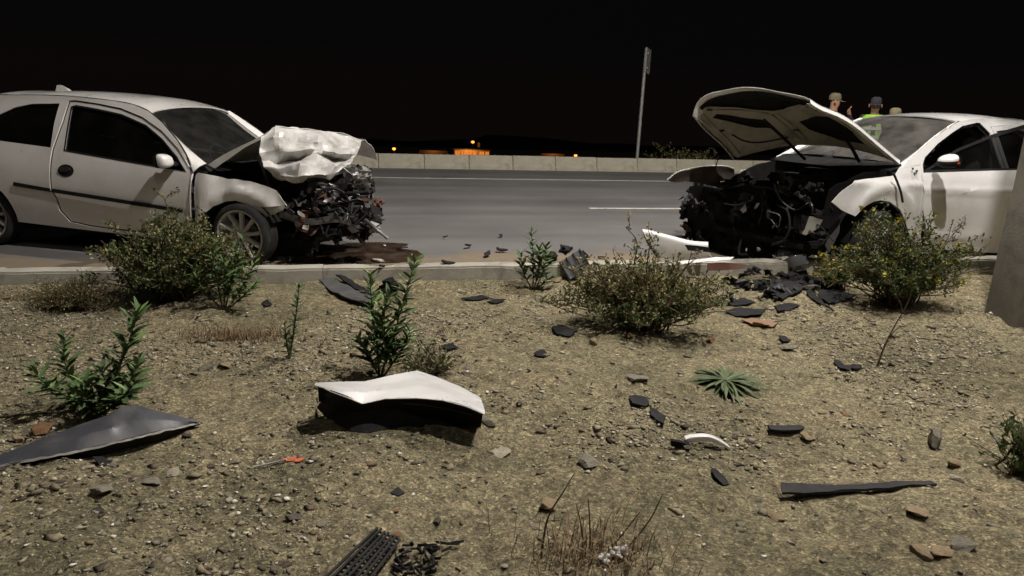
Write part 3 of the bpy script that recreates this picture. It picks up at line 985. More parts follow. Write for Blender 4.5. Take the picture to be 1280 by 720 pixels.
    # its torn lower lip
    lip = T([(309, 259), (354, 258.5), (352, 263), (331, 271.5), (313, 268)])
    panel('torn_wing_lip', lip, lambda a, b: (a, -(C.Y(a, b) - .03 - .25 * max(0, .52 - b)), b), M_TORN, W, (), .04, .006)
    # far wing, pushed back
    farw = [(xa, .80), (xa, .30), (wf[0] - .36, .3)] + [(wf[0] + .36 * cos(radians(a)), .29 + .36 * sin(radians(a))) for a in range(175, 30, -15)] + [(wf[0] + .45, .62), (wf[0] + .2, .78)]
    panel('front_wing', farw, lambda a, b: (a, C.Y(a, b) - .02 + .03 * mnoise.noise(Vector((a * 4, b * 5, 7))), b), M_PAINT, W, (), .06, .008)
    # bonnet: the rear half kicked up against the screen, the front half folded forward and down
    O = lambda x, y, yc: C.ony(x, y, yc)
    top = [O(327, 171, -.60), O(345, 158, -.42), O(372, 160, -.22), O(400, 163, -.02), O(428, 168, .16), O(452, 174.5, .30)]
    r1 = [O(325, 180, -.64), O(341, 171, -.60), O(371, 178, -.28), O(397, 176, -.26), O(430, 182, .08), O(451, 184, .15)]
    r2 = [O(324, 190, -.72), O(345, 188, -.54), O(367, 189, -.52), O(400, 185, -.24), O(422, 192, -.16), O(447, 192, .10)]
    r3 = [O(326, 200, -.66), O(343, 204, -.52), O(368, 201, -.30), O(395, 192, -.30), O(416, 199, .02), O(441, 199, .02)]
    r4 = [O(331, 208, -.70), O(351, 211, -.70), O(375, 203, -.70), O(396, 207, -.44), O(419, 208, -.38), O(434, 206, -.10)]
    r5 = [O(340, 218, -.70), O(354, 221, -.75), O(374, 220, -.71), O(395, 217, -.58), O(414, 217, -.42), O(428, 212, -.26)]
    r6 = [O(347, 223, -.62), O(358, 228, -.70), O(374, 227.5, -.66), O(393, 222, -.52), O(411, 225, -.44), O(420, 217, -.32)]
    bn = crumple('bonnet', [top, r1, r2, r3, r4, r5, r6], M_SCUFF, W, 5, .019, 10, 2, .003, 11, True)
    hin = [np.array((cw[0] + .06 + .06 * (1 - s * s), .64 * s, cw[2] + .012)) for s in (-1, -.6, -.2, .2, .6, 1)]
    hin[0] = O(257, 209, -.66)
    top2 = [np.array(p) for p in top]
    mid = [(hin[i] * .5 + top2[i] * .5) + np.array([0, 0, .015]) for i in range(6)]
    crumple('bonnet_rear_half', [hin, mid, top2], M_SCUFF, bn, 6, .010, 6, 4, .006, 24, True)
    rows = [[O(256, 208.5, -.675), O(280, 193, -.672), O(305, 180.5, -.668), O(326, 170, -.655)], [O(263, 214.5, -.675), O(286, 198.5, -.668), O(307, 184, -.664), O(326, 174, -.652)]]
    crumple('bonnet_flange', rows, M_PAINT, bn, 4, .003, 6, 5, .012)
    fr = top2[-1]
    far2 = [p + np.array([-.05, .32, -.06]) for p in top2[2:]]
    far3 = [p + np.array([-.08, .55, -.22]) for p in top2[2:]]
    crumple('bonnet_far_half', [top2[2:], far2, far3], M_PAINT, bn, 5, .02, 6, 7, .006)
    # engine bay: dark shell, engine, gearbox, radiator, torn plastics, hoses
    box('bulkhead', (cw[0] + .06, 0, .58), (.06, 1.34, .62), M_BAY, W, None, .01)
    box('bay_floor', (wf[0] + .05, 0, .26), (.9, 1.0, .08), M_BAY, W, None, .02)
    for y in (-.50, .50): box('chassis_rail', (wf[0] + .1, y, .44), (1.15, .09, .13), M_BAY, W, Matrix.Rotation(.06 * (1 if y < 0 else -1), 3, 'Z'), .01)
    bm = bmesh.new(); boxbm(bm, (wf[0] + .10, .05, .58), (.48, .62, .36), Matrix.Rotation(.12, 3, 'Y'), .03)
    for k in range(4): boxbm(bm, (wf[0] + .10, -.15 + k * .13, .79), (.34, .06, .07), None, .01)
    bmobj('engine', bm, M_ENGINE, W, True, 30)
    mats = [M_BAY, M_BLACKPL, M_ENGINE, M_ENGINE, M_DARKPL, M_STEEL, M_BLACKPL, M_DARKPL]
    rr = random.Random(5)
    # lumps traced across the smashed front (picture position, distance across, size)
    L = [(405, 255, -.45, .20, M_ENGINE), (392, 246, -.42, .13, M_DARKPL), (418, 262, -.42, .16, M_ENGINE), (432, 250, -.30, .15, M_BAY), (447, 262, -.28, .17, M_BLACKPL), (462, 256, -.18, .15, M_RUST),
         (455, 236, -.12, .14, M_BLACKPL), (440, 228, -.1, .12, M_STEEL), (452, 214, .05, .11, M_ENGINE), (447, 282, -.4, .19, M_DARKPL), (462, 278, -.32, .13, M_BLACKPL), (428, 284, -.45, .15, M_BAY),
         (405, 282, -.5, .14, M_BAY), (385, 270, -.55, .15, M_BLACKPL), (372, 262, -.58, .13, M_ENGINE), (360, 275, -.6, .12, M_BAY), (420, 240, -.25, .15, M_BAY), (432, 296, -.4, .10, M_STEEL), (450, 296, -.3, .1, M_BLACKPL),
         (374, 250, -.4, .12, M_BAY), (395, 292, -.5, .13, M_BAY), (375, 288, -.5, .13, M_BAY), (466, 268, -.1, .14, M_DARKPL), (440, 245, 0, .2, M_BAY), (425, 265, .1, .3, M_BAY), (445, 270, .25, .3, M_BLACKPL), (410, 240, .2, .3, M_BAY)]
    for i, (x, y, yc, s, m_) in enumerate(L):
        p = O(x, y, yc)
        chunk('crushed_part', p + np.array([0, .10, 0]), (s * rr.uniform(.7, 1.0), s * rr.uniform(.8, 1.1), s * rr.uniform(.6, .9)), M_BAY if m_ is M_DARKPL else m_, W, i + 3.1, .6, 3, False)
    for i in range(40):
        x = rr.triangular(358, 474, 430); y = rr.uniform(232, 298) if x < 436 else rr.uniform(208, 298)
        yc = -.62 + (x - 358) / 116 * .42 + rr.uniform(-.08, .14)
        wad('crushed_scrap', O(x, y, yc), rr.uniform(.09, .24), rr.choice([M_BLACKPL, M_BLACKPL, M_BAY, M_DARKPL, M_DARKPL, M_ENGINE, M_ENGINE, M_STEEL, M_TORN, M_GREYPL, M_RUST]), W, 700 + i)
    S = [(432, 272, -.55, .15, M_TORN), (424, 262, -.55, .10, M_STEEL), (438, 260, -.42, .12, M_TORN), (466, 280, -.40, .13, M_TORN), (474, 285, -.40, .06, M_PAINT), (452, 216, -.15, .15, M_TORN), (457, 226, -.12, .12, M_STEEL),
         (448, 208, -.1, .11, M_DARKPL), (462, 238, -.2, .10, M_STEEL), (417, 270, -.58, .13, M_GREYPL), (398, 240, -.5, .12, M_TORN), (386, 238, -.5, .09, M_STEEL), (404, 234, -.45, .08, M_TORN), (372, 280, -.66, .10, M_STEEL), (382, 284, -.66, .09, M_ALLOY),
         (364, 265, -.66, .15, M_GREYPL), (376, 268, -.66, .12, M_TORN), (470, 262, -.3, .16, M_DARKPL), (455, 250, -.35, .15, M_RUST), (440, 286, -.58, .17, M_BLACKPL), (456, 270, -.5, .16, M_BLACKPL), (345, 268, -.6, .16, M_GREYPL), (412, 290, -.55, .15, M_BLACKPL),
         (445, 222, -.2, .16, M_BAY), (464, 246, -.26, .09, M_CHROME), (430, 234, -.35, .14, M_BLACKPL), (360, 256, -.62, .12, M_STEEL), (446, 240, -.36, .1, M_TORN), (410, 250, -.6, .1, M_STEEL), (396, 262, -.6, .09, M_STEEL), (452, 260, -.48, .07, M_TORN), (436, 248, -.46, .07, M_TORN)]
    for i, (x, y, yc, s, m_) in enumerate(S):
        p = O(x, y, yc)
        shard('torn_piece', p, s, m_, W, 40 + i, .006, (rr.uniform(.9, 2.2), rr.uniform(-.7, .7), rr.uniform(-.8, .8)), .5, rr.uniform(.4, .8))
    for i in range(30):
        a = O(rr.uniform(345, 465), rr.uniform(235, 285), rr.uniform(-.62, -.3)); b = a + np.array([rr.uniform(-.2, .25), rr.uniform(-.12, .1), rr.uniform(-.15, .1)])
        mm = (a + b) / 2 + np.array([rr.uniform(-.05, .05), -.06, rr.uniform(-.1, .08)])
        cable('hose', [a, mm, b], rr.choice([.006, .008, .012, .016]), rr.choice([M_BLACKPL, M_BLACKPL, M_STEEL, M_DARKPL]), W)
    # bent crossmember, fan ring, broken headlamp shell
    cm = catmull([O(352, 268, -.64), O(385, 277, -.60), O(420, 274, -.50), O(448, 282, -.36), O(470, 274, -.15), O(474, 262, .1)], 5)
    loft('crossmember', [[p + np.array([a, 0, b]) for a, b in ((-.02, -.028), (.02, -.028), (.025, 0), (.02, .028), (-.02, .028))] for p in cm], M_STEEL, W, .004, closed=True)
    v, f = lathe([(.145, -.02), (.16, -.02), (.16, .02), (.145, .02), (.145, -.02)], 28)
    fr_ = mk('fan_ring', v, f, M_BLACKPL, W, True, 40); fr_.location = tuple(O(414, 256, -.52)); fr_.rotation_euler = (.25, .3, .55)
    for k in range(6):
        a = k * pi / 3; shard('fan_blade', (.075 * cos(a), 0, .075 * sin(a)), .14, M_BLACKPL, fr_, 60 + k, .004, (pi / 2 + .5, -a, 0), .1, .4)
    hs = O(452, 226, -.10)
    crumple('headlamp_shell', [[O(440, 204, -.02), O(452, 206, -.08), O(462, 212, -.1)], [O(443, 222, -.05), O(456, 222, -.14), O(464, 226, -.12)], [O(448, 238, -.05), O(457, 240, -.1), O(463, 240, -.1)]], M_ALLOY, W, 4, .02, 9, 3, .006, 24, True)
    # inner wing tubing seen under the bonnet
    cable('bonnet_stay', [O(322, 196, -.55), O(330, 215, -.5), O(338, 240, -.45)], .012, M_STEEL, W)
    crumple('inner_wing', [[O(290, 222, -.5), O(315, 230, -.5), O(345, 240, -.48)], [O(290, 245, -.5), O(318, 250, -.5), O(350, 256, -.48)], [O(295, 275, -.5), O(325, 278, -.5), O(352, 280, -.48)]], M_BAY, W, 4, .02, 6, 3, .004)
    crumple('radiator', [[O(352, 240, .0), O(400, 238, .15), O(440, 232, .3)], [O(352, 265, .0), O(402, 265, .12), O(445, 260, .28)], [O(352, 295, 0), O(402, 297, .12), O(440, 292, .28)]], M_BAY, W, 6, .03, 6, 6, .02)
    return C
CARL = left_car()
# ------------------------------------------------------------------ right car: white saloon, bonnet up, door open
def coons(near, far, hinge, front, ns, nt):
    """surface between four edge curves; s runs hinge/front-wise from near to far, t from hinge to front"""
    def res(c, n):
        c = catmull(c, 8); d = np.r_[0, np.cumsum(np.linalg.norm(np.diff(c, axis=0), axis=1))]; d /= d[-1]
        return np.array([[np.interp(k / n, d, c[:, j]) for j in range(3)] for k in range(n + 1)])
    Nn, Nf, Hh, Ff = res(near, nt), res(far, nt), res(hinge, ns), res(front, ns)
    G = np.zeros((nt + 1, ns + 1, 3))
    for i in range(nt + 1):
        t = i / nt
        for j in range(ns + 1):
            s = j / ns
            G[i, j] = (1 - s) * Nn[i] + s * Nf[i] + (1 - t) * Hh[j] + t * Ff[j] - ((1 - s) * (1 - t) * Nn[0] + s * (1 - t) * Nf[0] + (1 - s) * t * Nn[-1] + s * t * Nf[-1])
    return G

M_RUSTIN = worn('dirty_wing_inside', (.045, .032, .024), .9, 0, (.12, .10, .07), .6, 7)
def right_car():
    C = Frame((1098, 345), (2.6, .80, 0), 206.0, 1)
    yb = smooth_table([(0, .76), (.2, .79), (.45, .83), (.66, .845), (.84, .83), (.93, .80), (1.1, .72), (1.3, .63), (1.46, .55)], .05)
    tp = smooth_table([(-1.2, .84), (-.8, .92), (-.2, 1), (2.5, 1), (3.0, .95), (3.5, .84)], .12)
    C.Y = lambda x, z: yb(z) * tp(x)
    W = thing('wrecked_saloon', 'white saloon with raised bonnet, missing front end and open driver door', 'car', C.o, C.yaw)
    T = C.T
    def onx(px, py, xc):
        r = ray(px, py); t = ((C.o - _co) @ C.f + xc) / (r @ C.f); q = _co + r * t - C.o
        return np.array([xc, q @ C.l, q[2]])
    drip = T([(1126, 211), (1139, 197.5), (1163, 175.5), (1184, 160), (1199, 152), (1224, 148.5), (1254, 149), (1280, 152.5)])
    xd, zd = drip[-1]
    drip += [(xd - .35, zd - .01), (xd - .75, zd - .07), (xd - 1.05, zd - .20), (xd - 1.35, zd - .36)]
    xt = drip[-1][0]; xe = min(xt - .25, -.85)
    tail = [(xe + .02, drip[-1][1] - .04), (xe - .06, .86), (xe - .06, .45), (xe + .04, .25)]
    arR = [(.37 * cos(radians(a)), .31 + .37 * sin(radians(a))) for a in range(188, -16, -12)]
    fr = T([(1151.5, 223), (1153, 240), (1150.5, 262), (1147, 290), (1142, 310)])
    outer = drip + tail + arR + [(fr[-1][0] - .05, .20)] + fr[::-1] + T([(1149.5, 206)])
    xb = 1.02
    dop = T([(1153, 224), (1152, 206), (1154.6, 197.5), (1171, 180), (1188.7, 166.5), (1202, 158), (1219.4, 153.8)])
    zt = drip[6][1] - .05
    dop += [(xb + .12, zt), (xb, zt - .10), (xb - .05, .9), (xb - .03, .5), (xb + .05, .27), (fr[-1][0] - .10, .26), (fr[3][0] - .05, .36), (fr[2][0] - .03, .6)]
    rdoor = [(xb - .045, zt - .04), (xb - .10, .9), (xb - .09, .5), (xb - .03, .27), (.42, .27), (.36, .5), (.12, .68), (.05, .93), (.2, 1.2), (.4, zt - .03), (.7, zt - .015)]
    rwin = [(xb - .10, zt - .08), (xb - .15, .95), (.14, .98), (.28, 1.2), (.45, zt - .07), (.7, zt - .06)]
    qwin = [(.03, 1.18), (-.02, 1.02), (-.38, 1.06)]
    for sd in (-1, 1):
        sb_ = panel('side_body', outer, C.fn(sd), M_PAINT2, W, [dop, polyoff(rdoor, -.006), qwin], .06)
        rd = panel('rear_door', rdoor, C.fn(sd, .001), M_PAINT2, W, [rwin], .06, .02)
        panel('window_glass', polyoff(rwin, -.006), C.fn(sd, -.014), M_GLASS, rd, (), .1, 0)
        panel('quarter_window', polyoff(qwin, -.006), C.fn(sd, -.012), M_GLASS, W, (), .1, 0)
        panel('door_seal', polyoff(dop, -.004), C.fn(sd, -.03), M_BLACKPL, W, [polyoff(dop, .035)], .1, .01)
        panel('inner_shell', polyoff(outer, .03), C.fn(sd, -.06), M_CABIN, W, [polyoff(dop, .03), polyoff(rwin, -.02), polyoff(qwin, -.02)], .15, 0)
    # roof
    rail = catmull(np.array(drip[4:11]), 4)
    rows = []
    for x, z in rail:
        y = C.Y(x, z)
        rows.append([(x, y * .992 * k / 8, z + .05 * (1 - abs(k / 8) ** 2.4)) for k in range(-8, 9)])
    for i in range(4):
        rows[i] = [(p[0] + .07 * (1 - (p[1] / .6) ** 2) * (1 - i / 4), p[1], p[2]) for p in rows[i]]
    loft('roof', rows, M_PAINT2, W, .012)
    # windscreen and pillars
    ge = catmull([C.ony(x, y, q) for x, y, q in ((1195.5, 152.5, .56), (1180, 164, .585), (1162, 177, .615), (1143, 191, .65), (1125, 204.5, .68))], 4)
    pil = catmull(np.array(drip[:5])[::-1], 4)
    rows = [[(p[0] + .14 * (1 - (k / 8) ** 2), p[1] * k / 8, p[2] + .03 * (1 - (k / 8) ** 2)) for k in range(-8, 9)] for p in ge]
    loft('windscreen', rows, M_WS2, W)
    for sd in (-1, 1):
        rr_ = []
        for i in range(len(ge)):
            x, z = pil[i]; s_ = np.array([x, sd * (C.Y(x, z) - .001), z]); e = np.array([ge[i][0], sd * ge[i][1], ge[i][2] + .004])
            mid = (e + s_) / 2 + np.array([.006, sd * .014, .012])
            rr_.append([s_, s_ * .7 + mid * .3 + np.array([.003, sd * .006, .004]), mid, mid * .4 + e * .6 + np.array([0, 0, .003]), e])
        loft('windscreen_pillar', rr_, M_PAINT2, W, .010)
    cw = ge[-1]
    rows = [[(cw[0] + .14 * (1 - (k / 8) ** 2) + dx, .74 * k / 8, cw[2] + dz) for k in range(-8, 9)] for dx, dz in ((-.01, .005), (.07, -.03), (.2, -.06))]
    loft('cowl', rows, M_BAY, W, .006)
    box('dashboard', (cw[0] - .30, 0, cw[2] - .12), (.55, 1.36, .18), M_CABIN, W, None, .06)
    v, f = lathe([(.17, -.014), (.184, 0), (.17, .014), (.156, 0), (.17, -.014)], 28)
    sw = mk('steering_wheel', v, f, M_CABIN, W, True, 180); sw.location = (cw[0] - .62, .36, .86); sw.rotation_euler = (-.45, 0, pi / 2)
    for y in (-.36, .36): seat(W, 1.25, y, M_SEAT2)
    bm = bmesh.new(); boxbm(bm, (.35, 0, .52), (.5, 1.25, .16), None, .05); boxbm(bm, (.06, 0, .88), (.12, 1.25, .62), Matrix.Rotation(-.25, 3, 'Y'), .05)
    bmobj('rear_seat', bm, M_SEAT2, W, True, 40)
    cable('seat_belt', [(xb - .02, .62, 1.3), (xb + .0, .70, .95), (xb + .02, .70, .5)], .02, M_GREYPL, W)
    box('floor_pan', (1.1, 0, .22), (2.3, 1.42, .06), M_BAY, W, None, .01)
    # tail: rear glass, boot lid, bumper
    def back(name, cu, m_, bow, solid):
        rows = [[(x - bow * (1 - (k / 6) ** 2), C.Y(x, z) * .99 * k / 6, z + .01 * (1 - (k / 6) ** 2)) for k in range(-6, 7)] for x, z in catmull(np.array(cu), 3)]
        loft(name, rows, m_, W, solid)
    back('rear_window', drip[-3:], M_GLASS, .03, 0); back('boot_lid', [drip[-1], tail[0], tail[1]], M_PAINT2, .05, .01); back('rear_bumper', tail[1:], M_PAINT2, .09, .01)
    # front wing near side
    wx = 2.72
    wing = T([(1066, 226), (1090, 223.3), (1118, 219.5), (1124, 209), (1149, 204), (1151, 223), (1152.5, 240), (1150, 262), (1146.5, 290), (1141, 310), (1134.5, 300), (1132, 280), (1124, 262), (1111, 252), (1100, 250.2), (1091, 251.5), (1076.5, 259), (1064.6, 269.6), (1050, 262), (1037.7, 252.4), (1050, 240)])
    ac = C.side(1099, 290)
    def wfn(a, b):
        r = sqrt((a - ac[0]) ** 2 + (b - ac[1]) ** 2)
        crease = .012 * math.exp(-((b - .86 - .03 * (a - 2.6)) / .025) ** 2)
        return (a, C.Y(a, b) + .025 * math.exp(-((r - .40) / .05) ** 2) + crease + .008 * mnoise.noise(Vector((a * 6, b * 6, 2))) + .04 * max(0, a - 3.0), b)
    panel('front_wing', wing, wfn, M_PAINT2, W, (), .035, .010, 50)
    panel('front_wing', [(2.2, .9), (2.2, .35), (2.32, .35)] + [(2.7 + .38 * cos(radians(a)), .33 + .38 * sin(radians(a))) for a in range(175, 60, -15)] + [(3.0, .66), (2.95, .86)], C.fn(-1), M_PAINT2, W, (), .06, .01)
    for sd in (-1, 1):
        loft('wheel_well', [[(ac[0] + .37 * cos(radians(a)), sd * yy, .33 + .37 * sin(radians(a))) for a in range(0, 191, 19)] for yy in (.79, .52)], M_BAY, W, .004)
        loft('wheel_well', [[(.365 * cos(radians(a)), sd * yy, .31 + .365 * sin(radians(a))) for a in range(-10, 191, 20)] for yy in (.80, .55)], M_BAY, W, .004)
    for (x, sd, st) in ((ac[0] - .02, 1, .15), (ac[0] - .10, -1, .25), (0, 1, 0), (0, -1, 0)):
        wheel(W, (x, sd * .72, .31), .31, .20, .215, 12, sd, st)
    # weather strip hanging over the wing
    cable('hanging_seal', [C.ony(1117, 217, .86), C.ony(1121, 226, .87), C.ony(1126, 240, .89), C.ony(1128.5, 253, .90)], .011, M_DARKPL, W)
    # hinge bracket dust at the pillar foot
    for i, (x, y) in enumerate(((1141, 211), (1146, 214), (1143, 217))): chunk('hinge_bracket', C.ony(x, y, .80), (.03, .02, .03), M_GREYPL, W, i + 1.3, .3, 1)
    # open driver door: swung on its front hinge
    hx, hz_ = fr[1][0], .0
    hw = C.world((hx, C.Y(hx, .7) + .012, 0))
    D = Frame(None, None, 206.0 + 180 - 17.0, 1, origin=hw)
    ybelt = yb(.7)
    dyo = lambda z: (ybelt - yb(z))            # door keeps the body side's curve
    # for this frame l points to the cabin side, so the skin lies at y = dyo
    D2 = lambda pts: [(lambda q: (q[0], q[2]))(D.ony(x, y, dyo(D.ony(x, y, 0)[2]))) for x, y in pts]
    dfn = lambda off: (lambda a, b: (a, dyo(b) + off, b))
    M4 = Matrix.Translation(Vector(tuple(map(float, D.o)))) @ Matrix.Rotation(D.yaw, 4, 'Z')
    Wm = Matrix.Translation(Vector(tuple(map(float, C.o)))) @ Matrix.Rotation(C.yaw, 4, 'Z')
    skin = D2([(1152.5, 223), (1154.5, 214.5), (1198, 185.3), (1240, 168.3), (1280, 156), (1310, 151), (1330, 151), (1340, 165), (1352, 214), (1356, 260), (1352, 300), (1340, 316), (1250, 316.5), (1211, 314.5), (1172, 311), (1160, 302), (1154, 262)])
    frame_in = D2([(1162, 212.5), (1200, 188.5), (1240, 172.6), (1282, 160), (1310, 156), (1324, 157), (1336, 205), (1270, 210)])
    lower = D2([(1152.5, 223), (1154.5, 216), (1270, 212.5), (1351, 209), (1356, 260), (1352, 300), (1340, 316), (1250, 316.5), (1211, 314.5), (1172, 311), (1160, 302), (1154, 262)])
    def crs(a, b): return -.016 * math.exp(-((b - .80) / .03) ** 2) - .012 * math.exp(-((b - .36) / .05) ** 2)
    dr = panel('front_door', lower, lambda a, b: (a, dyo(b) + crs(a, b), b), M_PAINT2, W, (), .04, .02, 50)
    dr.matrix_local = Wm.inverted() @ M4
    upper = D2([(1153, 219), (1154.5, 214.5), (1198, 185.3), (1240, 168.3), (1280, 156), (1310, 151), (1330, 151), (1340, 165), (1351, 211), (1270, 214.5)])
    panel('window_frame', upper, dfn(.006), M_BLACKPL, dr, [frame_in], .06, .02)
    panel('window_glass', polyoff(frame_in, -.006), dfn(.014), M_GLASS, dr, (), .1, 0)
    panel('door_trim', polyoff(lower, .02), dfn(.07), M_CABIN, dr, (), .1, .01)
    e0 = [(x, dyo(z), z) for x, z in lower]; e1 = [(x, dyo(z) + .07, z) for x, z in polyoff(lower, .02)]
    loft('door_edge', [e0 + [e0[0]], e1 + [e1[0]]], M_PAINT2, dr, 0)
    hd = D2([(1300, 224)])[0]
    box('door_handle', (hd[0], dyo(hd[1]) - .03, hd[1]), (.2, .03, .035), M_PAINT2, dr, None, .012)
    # mirror on the door
    mc = D.ony(1187, 201, -.14)
    bm = bmesh.new(); bmesh.ops.create_uvsphere(bm, u_segments=20, v_segments=14, radius=1)
    for v in bm.verts:
        x, y, z = v.co
        e = lambda q: math.copysign(abs(q) ** .75, q)
        v.co = (mc[0] + (.035 * e(x) if x > 0 else .085 * x), mc[1] + .10 * e(y), mc[2] + .058 * e(z) * (1 + .12 * x) + .012 * x)
    mh = bmobj('door_mirror', bm, M_PAINT2, dr, True, 60)
    bm = bmesh.new(); bmesh.ops.create_uvsphere(bm, u_segments=20, v_segments=14, radius=1)
    for v in bm.verts:
        x, y, z = v.co
        z = min(z, .02)
        e = lambda q: math.copysign(abs(q) ** .75, q)
        v.co = (mc[0] + (.038 * e(x) if x > 0 else .088 * x), mc[1] + .104 * e(y), mc[2] + .062 * e(z) + .012 * x)
    bmobj('mirror_base', bm, M_BLACKPL, mh, True, 60)
    box('mirror_arm', (mc[0] + .01, mc[1] + .10, mc[2] - .045), (.08, .12, .04), M_BLACKPL, mh, None, .012)
    box('mirror_glass', (mc[0] + .030, mc[1], mc[2]), (.014, .18, .11), M_BLACKPL, mh, None, .02)
    ic = D.ony(1196.5, 205, -.21)
    box('indicator_lamp', (mc[0] + .010, mc[1] - .085, mc[2] - .012), (.05, .035, .035), M_REDL, mh, None, .012)
    # ---- raised bonnet
    O = lambda x, y, yc: C.ony(x, y, yc)
    near = [O(1124.7, 201, .70), O(1096, 177, .70), O(1070, 155, .70), O(1048, 141.5, .69), O(1026, 132.8, .68), O(1013, 124.5, .66)]
    far = [O(917, 196, -.70), O(903, 179, -.70), O(888, 165.6, -.70), O(876, 153.6, -.70), O(866.5, 141.6, -.69)]
    hinge = [O(1124.7, 201, .70), O(1090, 189, .48), O(1050, 181.5, .22), O(1010, 179.5, -.02), O(975, 182.5, -.25), O(940, 191, -.5), O(917, 196, -.70)]
    front = [O(1013, 124.5, .66), O(1000, 120.5, .56), O(973.8, 116.4, .34), O(947.5, 112, .10), O(925.6, 111.4, -.10), O(905, 114.5, -.33), (O(884, 119, -.54)), O(872, 127.5, -.64), O(866.5, 141.6, -.69)]
    G = coons(near, far, hinge, front, 28, 20)
    # the skin is gently domed away from the engine
    nrm = np.cross(G[-1, 0] - G[0, 0], G[0, -1] - G[0, 0]); nrm /= np.linalg.norm(nrm)
    if nrm[2] < 0: nrm = -nrm
    def S(s, t, off=0.0):
        i = min(max(t, 0), 1) * 20; j = min(max(s, 0), 1) * 28
        i0, j0 = min(int(i), 19), min(int(j), 27); a, b = i - i0, j - j0
        p = G[i0, j0] * (1 - a) * (1 - b) + G[i0 + 1, j0] * a * (1 - b) + G[i0, j0 + 1] * (1 - a) * b + G[i0 + 1, j0 + 1] * a * b
        dome = .05 * sin(pi * min(max(s, 0), 1)) * sin(pi * min(max(t, 0), 1) * .9)
        return p + nrm * (dome + off)
    rows = [[S(j / 28, i / 20) for j in range(29)] for i in range(21)]
    bn = loft('bonnet', rows, M_PAINT2, W, .004)
    fl = [S(0, i / 20) for i in range(21)]
    loft('bonnet_flange', [fl, [p + np.array([0, .012, -.0]) - nrm * .035 for p in fl], [p + np.array([0, -.03, 0]) - nrm * .04 for p in fl]], M_PAINT2, bn, .003)
    fl = [S(1, i / 20) for i in range(21)]
    loft('bonnet_flange', [fl, [p - nrm * .03 for p in fl], [p + np.array([0, .03, 0]) - nrm * .035 for p in fl]], M_PAINTIN, bn, .003)
    sfn = lambda off: (lambda a, b: S(a / 1.4, b / 1.2, off))
    o_ = [(.05, .03), (1.35, .03), (1.35, 1.10), (1.24, 1.06), (1.02, .86), (.84, .70), (.74, .66), (.62, .70), (.36, .90), (.14, 1.07), (.05, 1.08)]
    h1 = [(.16, .22), (.40, .16), (.60, .30), (.62, .44), (.50, .52), (.34, .66), (.20, .72), (.13, .50)]
    h2 = [(.86, .34), (1.02, .40), (1.16, .62), (1.26, .86), (1.20, .88), (1.06, .68), (.90, .52)]
    def inner_fn(a, b):
        rib = .012 * sin(a * 17) * sin(b * 13)
        return S(a / 1.4, b / 1.2, -.030 + rib * .5)
    panel('bonnet_inner_panel', o_, inner_fn, M_PAINTIN, bn, [h1, h2], .05, .006, 35)
    panel('bonnet_liner', [(.10, .06), (1.30, .06), (1.30, 1.12), (.10, 1.12)], sfn(-.010), M_BAY, bn, (), .08, .003)
    for k, (a, b) in enumerate(((.12, .95), (.45, .93), (.98, .92), (1.22, 1.0), (.66, .72), (.12, .5), (1.28, .6), (.70, .3))):
        p = S(a / 1.4, b / 1.2, -.042); box('rubber_plug', p, (.045, .045, .012), M_BAY, bn, None, .004)
    for a0, b0, a1, b1 in ((.10, .10, .08, 1.0), (1.30, .10, 1.30, 1.05), (.30, .08, 1.1, .08), (.66, .62, .20, .95), (.80, .62, 1.22, .98), (.68, .10, .72, .60), (.74, .10, .78, .60)):
        tube('stiffener', [S((a0 + (a1 - a0) * k / 8) / 1.4, (b0 + (b1 - b0) * k / 8) / 1.2, -.038) for k in range(9)], .011, M_PAINTIN, bn, 8)
    cable('bonnet_strut', [O(955, 150, .15), O(980, 173, .12), O(1006, 199, .08)], .016, M_BAY, bn)
    cable('bonnet_strut', [O(1052, 166, .45), O(1064, 184, .43), O(1074, 202, .40)], .016, M_BAY, bn)
    cable('latch_rod', [O(915, 168, -.5), O(930, 176, -.4), O(950, 178, -.3), O(985, 172, -.1)], .008, M_BAY, bn)
    # ---- engine bay
    box('bulkhead', (cw[0] + .20, 0, .62), (.06, 1.42, .74), M_BAY, W, None, .01)
    box('bay_floor', (2.95, 0, .28), (.9, 1.2, .08), M_BAY, W, None, .02)
    for y in (-.55, .55):
        box('chassis_rail', (2.95, y, .50), (1.0, .1, .14), M_BAY, W, Matrix.Rotation(.05 * (1 if y < 0 else -1), 3, 'Z'), .01)
        crumple('inner_wing', [[(2.45, y * 1.15, .98), (2.8, y * 1.15, .95), (3.2, y * 1.1, .80)], [(2.45, y * 1.1, .6), (2.8, y * 1.1, .6), (3.2, y * 1.05, .5)], [(2.45, y * 1.1, .35), (2.8, y * 1.1, .35), (3.2, y, .35)]], M_BAY, W, 4, .02, 5, 3, .004)
    bm = bmesh.new(); boxbm(bm, (2.92, -.05, .58), (.48, .66, .44), Matrix.Rotation(.06, 3, 'Y'), .03); boxbm(bm, (2.92, -.02, .84), (.36, .5, .09), None, .03)
    for k in range(4): boxbm(bm, (3.17, -.22 + k * .13, .66), (.08, .07, .22), None, .015)
    bmobj('engine', bm, M_BAY, W, True, 30)
    box('battery', (2.75, .42, .74), (.24, .19, .2), M_BLACKPL, W, None, .01)
    box('airbox', (2.72, .1, .88), (.3, .36, .14), M_BLACKPL, W, Matrix.Rotation(.3, 3, 'Z'), .03)
    rr = random.Random(9)
    # radiator support and smashed front, from left to right across the picture
    crumple('radiator', [[onx(862, 232, 3.22), onx(905, 226, 3.25), onx(955, 232, 3.28)], [onx(858, 270, 3.25), onx(905, 265, 3.3), onx(960, 270, 3.3)], [onx(868, 315, 3.25), onx(910, 318, 3.3), onx(960, 322, 3.3)]], M_BAY, W, 6, .03, 6, 3, .03)
